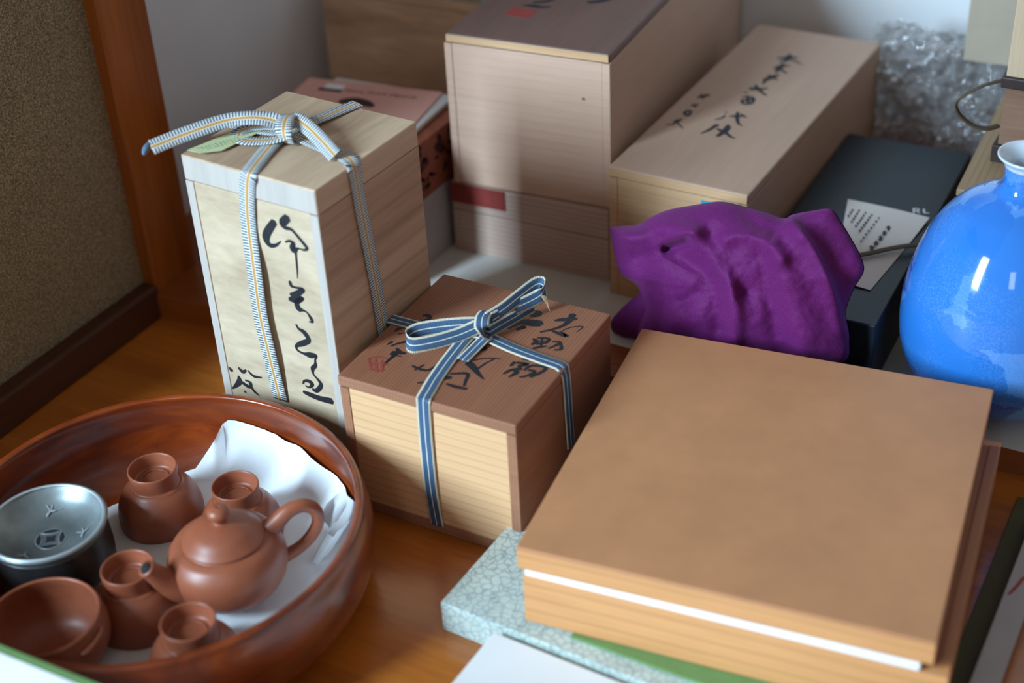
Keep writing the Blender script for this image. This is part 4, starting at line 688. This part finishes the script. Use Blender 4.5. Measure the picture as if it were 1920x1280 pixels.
# ---------------------------------------------------------------- black box with leaflet and strap
bb = empty('black_box', (-0.3995, 1.0398, ZS), 2.0); tag(bb, 'flat black coated box with small white lettering, right of the long tan box', 'box')
slab('box_body', (0.0012, 0.0012, 0), (0.1238, 0.3388, 0.064), M['black_box'], bb, 0.0008)
slab('lid', (0, 0, 0.020), (0.125, 0.340, 0.0730), M['black_box'], bb, 0.0012)
strokes('lettering', [[(0, 0, 1.4), (0, 8, 1.4)], [(0, 8, 1.2), (4, 7.5, 1.2), (4, 4.5, 1.2), (0, 4, 1.2)], [(2, 4, 1.2), (5, 0, 1.2)], [(9, 8, 1.4), (9, 0.5, 1.4)], [(9, 0.5, 1.2), (13, 0.5, 1.2)]], M['white_print'], bb, (0.104, 0.200, 0.0730), (1.0, 0.30, 0), (-0.30, 1.0, 0))
zl = ZS + 0.0730
lf = empty('leaflet', (-0.3050, 1.1351, zl), -12); tag(lf, 'cream leaflet printed with columns of characters, lying on the black box', 'leaflet')
LV = []; LF = []
def leaf_pt(s, t):   # bilinear over the four corners
    c00, c10, c11, c01 = Vector((-17, -43)), Vector((17, -37)), Vector((-2, 102)), Vector((-80, 89))
    return c00 * (1 - s) * (1 - t) + c10 * s * (1 - t) + c11 * s * t + c01 * (1 - s) * t
def leaf_z(s, t): return 0.0008 + 0.0035 * max(0, t - 0.6) ** 1.2 * 2.0 + 0.0008 * math.sin(s * 3.1) 
NS, NT = 12, 16
for lay in (0, 1):
    for i in range(NS + 1):
        for j in range(NT + 1):
            p = leaf_pt(i / NS, j / NT); LV.append((p.x / 1000, p.y / 1000, leaf_z(i / NS, j / NT) - 0.0003 * lay))
off = (NS + 1) * (NT + 1)
for lay in (0, 1):
    for i in range(NS):
        for j in range(NT):
            a = lay * off + i * (NT + 1) + j; LF.append((a, a + NT + 1, a + NT + 2, a + 1))
mesh_obj('paper_sheet', LV, LF, M['leaf'], lf, True)
strokes('printed_text', STROKES['leaf'], M['ink_soft'], lf, (0, 0, 0.0026), (1, 0, 0), (0, 1, 0), lift=0.0002)
st = empty('brown_strap', (-0.30, 1.09, zl)); tag(st, 'brown flat strap lying across the leaflet on the black box', 'strap')
ribbon('strap_band', [[-0.350, 1.117, zl + 0.006, 'h'], [-0.3185, 1.1425, zl + 0.0055, 'h'], [-0.303, 1.158, zl + 0.006, 'h'], [-0.288, 1.172, zl + 0.006, 'h'], [-0.268, 1.190, zl + 0.004, 'h']], 0.0065, M['strap'], st, inv=Vector((-0.30, 1.09, zl)), th=0.0014)

# ---------------------------------------------------------------- purple wrapped bundle
PBX, PBY = -0.395, 1.058
pb_ = empty('cloth_bundle', (PBX, PBY, ZS)); tag(pb_, 'crumpled purple crepe wrapping cloth bundle behind the brown box stack', 'cloth bundle')
def sm(a, b, x): t = min(1, max(0, (x - a) / (b - a))); return t * t * (3 - 2 * t)
def seg_d(p, a, b):
    ax, ay = a; bx, by = b; dx, dy = bx - ax, by - ay
    t = max(0, min(1, ((p[0] - ax) * dx + (p[1] - ay) * dy) / (dx * dx + dy * dy)))
    qx, qy = ax + t * dx, ay + t * dy
    return math.hypot(p[0] - qx, p[1] - qy), (dx * (p[1] - ay) - dy * (p[0] - ax))
# fold lines on the cloth (local sheet units, about 0.19 mm each): (points, width, height in m)
FOLDS = [([(150, 225), (320, 190), (420, 200), (480, 222), (560, 300), (630, 420), (650, 620), (640, 780)], 42, 0.0125),
         ([(330, 275), (400, 245), (470, 220)], 24, 0.006),
         ([(620, 245), (720, 228), (780, 250), (845, 335)], 30, 0.007),
         ([(800, 300), (870, 480), (925, 620), (935, 780)], 66, 0.0070),
         ([(900, 175), (985, 290), (1050, 440), (1110, 640)], 34, 0.007),
         ([(230, 480), (200, 560), (210, 680)], 40, 0.006),
         ([(545, 255), (620, 370), (700, 470)], 38, -0.0085),
         ([(775, 330), (795, 450), (830, 600), (870, 760)], 40, -0.0095),
         ([(345, 290), (440, 262)], 16, -0.012),
         ([(210, 330), (370, 305), (510, 385), (585, 480), (600, 640)], 34, -0.0075),
         ([(420, 515), (490, 478)], 22, -0.004),
         ([(700, 120), (760, 200), (860, 260)], 34, -0.004),
         ([(480, 110), (560, 170), (650, 190)], 34, 0.003),
         ([(560, 700), (500, 620), (400, 600)], 40, 0.003)]
EDGE = [(880, 150), (975, 265), (1045, 420), (1105, 570), (1135, 700)]
def sheet(X, Y):      # the bundle's mid plane
    u, v = X / 1250, Y / 900
    c00, c10, c01, c11 = Vector((-0.5342, 1.05, 0.1779)), Vector((-0.2886, 1.05, 0.2308)), Vector((-0.5252, 1.025, -0.0189)), Vector((-0.2654, 1.025, 0.0602))
    return c00 * (1 - u) * (1 - v) + c10 * u * (1 - v) + c01 * (1 - u) * v + c11 * u * v
TOC = Vector((0.31, -0.81, 0.51)).normalized()
def relief(X, Y):
    h = 0.0
    for pts, w, a in FOLDS:
        d = min(seg_d((X, Y), p, q)[0] for p, q in zip(pts, pts[1:]))
        h += 1.2 * a * math.exp(-(d / (1.25 * w)) ** 2)
    dd = [seg_d((X, Y), p, q) for p, q in zip(EDGE, EDGE[1:])]
    d, sgn = min(dd, key=lambda e: e[0])
    if sgn < 0: h -= 0.012 * sm(0, 22, d) * (1 - sm(150, 330, d) * 0.6)
    h += 0.0016 * mn.noise((X / 70, Y / 70, 0.4)) + 0.0008 * mn.noise((X / 25, Y / 25, 2.4))
    return h
def pillow(name, outline, cen, front, back, use_relief, NA=260, NR=64, power=0.55, shift=0.0):
    O = crom([list(p) for p in outline + outline[:1]], 12)
    # resample by angle order along the outline
    n = len(O) - 1; V = []; F = []
    idx = [O[int(k * n / NA)] for k in range(NA)]
    for side in (1, -1):
        for k in range(NA):
            for j in range(NR + 1):
                rho = j / NR; X = cen[0] + (idx[k][0] - cen[0]) * rho; Y = cen[1] + (idx[k][1] - cen[1]) * rho
                bulge = (1 - rho ** 2.2) ** power
                d = front * bulge if side > 0 else -back * bulge
                if side > 0 and use_relief: d += relief(X, Y) * (1 - rho ** 8 * 0.75)
                p = sheet(X, Y) + TOC * (d + shift) + Vector((0, 0, -ZS)) - Vector((PBX, PBY, 0))
                if p.z < 0.0006: p.z = 0.0006
                V.append(p)
    off = NA * (NR + 1)
    for s in (0, 1):
        for k in range(NA):
            a, b = s * off + k * (NR + 1), s * off + ((k + 1) % NA) * (NR + 1)
            for j in range(NR): F.append((a + j, a + j + 1, b + j + 1, b + j))
    o = mesh_obj(name, V, F, M['purple'], pb_, True)
    bm = bmesh.new(); bm.from_mesh(o.data); bmesh.ops.remove_doubles(bm, verts=bm.verts, dist=1e-6)
    bmesh.ops.recalc_face_normals(bm, faces=bm.faces); bm.to_mesh(o.data); bm.free()
    return o
pillow('wrapping_cloth', [(60, 195), (120, 190), (205, 183), (270, 150), (350, 120), (470, 100), (590, 85), (700, 108), (790, 132), (870, 158), (905, 142), (980, 126), (1068, 118), (1110, 172), (1150, 240), (1190, 320), (1205, 390), (1165, 470), (1132, 575), (1146, 690), (1130, 800), (1000, 840), (800, 820), (600, 800), (400, 780), (260, 760), (200, 700), (215, 620), (238, 560), (220, 500), (190, 448), (120, 402), (82, 310)],
       (640, 480), 0.050, 0.040, True)
pillow('cloth_corner', [(75, 600), (150, 530), (235, 480), (300, 500), (300, 640), (210, 700), (130, 700), (75, 670), (58, 635)], (180, 600), 0.010, 0.012, False, 60, 14, shift=-0.012)


# ---------------------------------------------------------------- blue vase
vz = empty('blue_vase', (-0.1832, 1.1027, ZS)); tag(vz, 'bulbous glossy blue crystalline glazed vase with white lip at the right', 'vase')
vp = [(0, 0.002), (0.036, 0.0), (0.0445, 0.001), (0.0500, 0.004), (0.0663, 0.015), (0.0765, 0.030), (0.0820, 0.045), (0.0848, 0.060), (0.0856, 0.075), (0.0850, 0.090), (0.0830, 0.105), (0.0795, 0.120), (0.0748, 0.135), (0.0685, 0.150), (0.0600, 0.164), (0.0480, 0.177), (0.0340, 0.186), (0.0235, 0.191), (0.0185, 0.197), (0.0175, 0.206), (0.0190, 0.215)]
lathe('vase_body', smooth_prof(vp, 6), M['vase'], vz, 128, cap=False)
lathe('vase_lip', smooth_prof([(0.0186, 0.2135), (0.0205, 0.2175), (0.0235, 0.2205), (0.0250, 0.2222), (0.0246, 0.2236), (0.0225, 0.2228), (0.0190, 0.2190), (0.0150, 0.2120), (0.0140, 0.200)], 5), M['porcelain'], vz, 96, cap=False)

# ---------------------------------------------------------------- back left: tray box, pink card, tall back box
lb = empty('card_box', (-0.900, 1.005, ZS), 0.0); tag(lb, 'pale grey box with rust printed band behind the tall paulownia box', 'box')
slab('box_body', (0, 0, 0), (0.1632, 0.150, 0.074), M['grey_paper'], lb, 0.001)
slab('printed_band', (-0.0008, -0.0008, 0.074), (0.1640, 0.1508, 0.134), M['rust'], lb, 0.001)
pr = []
rr2 = random.Random(11)
for k in range(26):
    y0 = rr2.uniform(64, 140); z0 = rr2.uniform(82, 128)
    pr.append([(y0, z0, rr2.uniform(2, 5)), (y0 + rr2.uniform(-7, 7), z0 + rr2.uniform(-8, 8), rr2.uniform(1.5, 4)), (y0 + rr2.uniform(-9, 9), z0 + rr2.uniform(-9, 9), 1.5)])
strokes('dark_pattern', pr, M['dark_print'], lb, (0.1640, 0, 0), (0, 1, 0), (0, 0, 1))
cw = empty('cream_packet', (-0.885, 1.045, ZS + 0.1342), 4.0); tag(cw, 'cream packet between the rust printed box and the pink card', 'packet')
slab('packet_body', (0, 0, 0), (0.138, 0.120, 0.005), M['leaf'], cw, 0.002)
pk = empty('pink_card', (-0.900, 1.046, ZS + 0.1396), 9.5); tag(pk, 'salmon pink printed card lying behind the tall paulownia box', 'card')
slab('card_sheet', (0, 0, 0), (0.150, 0.104, 0.0012), M['pink'], pk, 0.0003)
rr3 = random.Random(4); tx = []
for k in range(22):
    u = 52 + k * 3.6
    if k in (6, 13): continue
    for q in range(3): tx.append([(u + rr3.uniform(-1.2, 1.2), 84 + rr3.uniform(-2, 2), 1.0), (u + rr3.uniform(-1.2, 1.2), 84 + rr3.uniform(-2, 2), 0.9)])
strokes('printed_text', tx, M['dark_print'], pk, (0, 0, 0.0012), (1, 0, 0), (0, 1, 0))
slab('navy_logo', (0.022, 0.078, 0.0010), (0.048, 0.084, 0.0015), M['navy_print'], pk, 0.0001)
slab('white_logo', (0.026, 0.084, 0.0010), (0.046, 0.095, 0.0015), M['white_paper'], pk, 0.0001)
strokes('dark_figure', [[(58, 58, 8), (70, 62, 12), (84, 60, 10), (94, 55, 5)]], M['dark_print'], pk, (0, 0, 0.0012), (1, 0, 0), (0, 1, 0))

mb = wooden_box('wooden_box', 'dark-grained tan wooden box against the alcove corner behind the pink card', (-1.006, 1.300, ZS), 2.0, 0.248, 0.16, 0.180, 0.012, 0.009,
                dict(lid=M['back_wood'], front=M['back_wood'], side=M['back_wood']))
tn = empty('printed_tin', (-0.900, 1.303, ZS + 0.1802), 2.0); tag(tn, 'pale blue and yellow printed flat tin on the back wooden box', 'tin')
slab('tin_body', (0, 0, 0), (0.13, 0.12, 0.016), M['pale_blue'], tn, 0.002)
slab('yellow_print', (0.045, -0.0004, 0.003), (0.10, 0.0006, 0.013), M['yellow'], tn, 0.0001)
slab('yellow_print', (0.02, 0.02, 0.0156), (0.11, 0.10, 0.0163), M['yellow'], tn, 0.0001)

# ---------------------------------------------------------------- back right: bubble wrap, wood board, chest, cardboard
bwr = empty('bubble_wrap', (-0.338, 1.524, ZS)); tag(bwr, 'crumpled bundle of clear bubble wrap against the back wall', 'bubble wrap')
NU, NV = 220, 170; pitch = 0.0105
def wrap_layer(seed, dy, shrink):
    V = []
    for i in range(NU + 1):
        for j in range(NV + 1):
            u = i / NU; v = j / NV
            top = 0.150 - 0.016 * u + 0.010 * mn.noise((u * 6, seed, 0.5))
            x = (-0.085 + 0.152 * u) * shrink; z = 0.003 + top * v * shrink
            d = dy - 0.018 * math.sin(math.pi * v) + 0.020 * mn.noise((u * 6, v * 5, 2.0 + seed)) + 0.012 * mn.noise((u * 17, v * 15, 5.0 + seed))
            uu = u * 0.152 / pitch + 0.35 * mn.noise((u * 9, v * 9, 7 + seed)); vv = v * 0.15 / pitch + 0.35 * mn.noise((u * 9, v * 9, 11 + seed))
            row = math.floor(vv); ox = 0.5 * (row % 2)
            du_ = ((uu + ox) % 1.0) - 0.5; dv_ = (vv % 1.0) - 0.5
            q = 1 - (du_ * du_ + dv_ * dv_) / 0.18
            k = 0.6 + 0.5 * mn.noise((u * 30, v * 30, seed))
            if q > 0: d -= 0.0046 * k * math.sqrt(q)
            V.append((x, d + 0.004 * mn.noise((u * 50, v * 44, seed)), z))
    F = []
    for i in range(NU):
        for j in range(NV):
            a = i * (NV + 1) + j; F.append((a, a + 1, a + NV + 2, a + NV + 1))
    mesh_obj('bubble_film', V, F, M['film'], bwr, True)
wrap_layer(0.0, -0.034, 1.0); wrap_layer(3.7, -0.008, 0.96)

qb = empty('wooden_box', (-0.2530, 1.185, ZS), 3.0); tag(qb, 'long light wooden box behind the blue vase, under the walnut chest', 'box')
M['q_top'] = wood('light_board_top', (0.40, 0.30, 0.19), (0.28, 0.20, 0.12), 'y', blotch=0.4, rough=0.6, grain=70, line=0.4, line_period=0.006, line_axis='x')
M['q_side'] = wood('reddish_board_side', (0.30, 0.14, 0.08), (0.20, 0.09, 0.05), 'y', blotch=0.5, rough=0.6, grain=60)
slab('side_panel', (0, 0, 0), (0.009, 0.30, 0.131), M['q_side'], qb); slab('side_panel', (0.161, 0, 0), (0.17, 0.30, 0.131), M['q_side'], qb)
slab('front_panel', (0.009, 0, 0), (0.161, 0.009, 0.131), M['q_side'], qb); slab('back_panel', (0.009, 0.291, 0), (0.161, 0.30, 0.131), M['q_side'], qb)
slab('lid', (-0.001, -0.001, 0.131), (0.171, 0.301, 0.138), M['q_top'], qb, 0.001)
zq = ZS + 0.1382
ch = empty('walnut_chest', (-0.2375, 1.250, zq), 1.0); tag(ch, 'walnut chest with dark lip and beige upper board at the right edge', 'chest')
slab('foot_trim', (-0.004, -0.004, 0), (0.124, 0.16, 0.016), M['black_trim'], ch)
slab('foot_block', (-0.0046, 0.004, 0.001), (-0.0036, 0.10, 0.014), M['walnut'], ch, 0.0002)
slab('body', (0, 0, 0.016), (0.12, 0.155, 0.071), M['walnut'], ch)
slab('lip', (-0.004, -0.004, 0.071), (0.124, 0.16, 0.081), M['black_trim'], ch, 0.0012)
slab('upper_board', (-0.001, -0.001, 0.081), (0.12, 0.155, 0.24), M['woven_board'], ch, 0.001)
cd = empty('cord_loop', (-0.2420, 1.244, zq + 0.03)); tag(cd, 'brown cord loop hanging from the side of the walnut chest', 'cord')
ribbon('cord', [[-0.2415, 1.262, zq + 0.072, 'y'], [-0.256, 1.250, zq + 0.069, 'y'], [-0.270, 1.244, zq + 0.060, 'y'], [-0.2765, 1.243, zq + 0.051, 'y'], [-0.272, 1.244, zq + 0.040, 'y'], [-0.260, 1.247, zq + 0.031, 'y'], [-0.249, 1.252, zq + 0.028, 'y'], [-0.2415, 1.262, zq + 0.028, 'y']], 0.006, M['strap'], cd, inv=Vector((-0.2420, 1.244, zq + 0.03)), th=0.0022)
cb = empty('cardboard_box', (-0.322, 1.452, zq + 0.0006), 2.0); tag(cb, 'plain beige cardboard box standing behind the walnut chest by the back wall', 'box')
slab('box_body', (0, 0, 0), (0.16, 0.030, 0.24), M['cardboard'], cb, 0.0015)
slab('top_flap', (0, 0, 0.24), (0.16, 0.030, 0.242), M['cardboard'], cb, 0.0005)
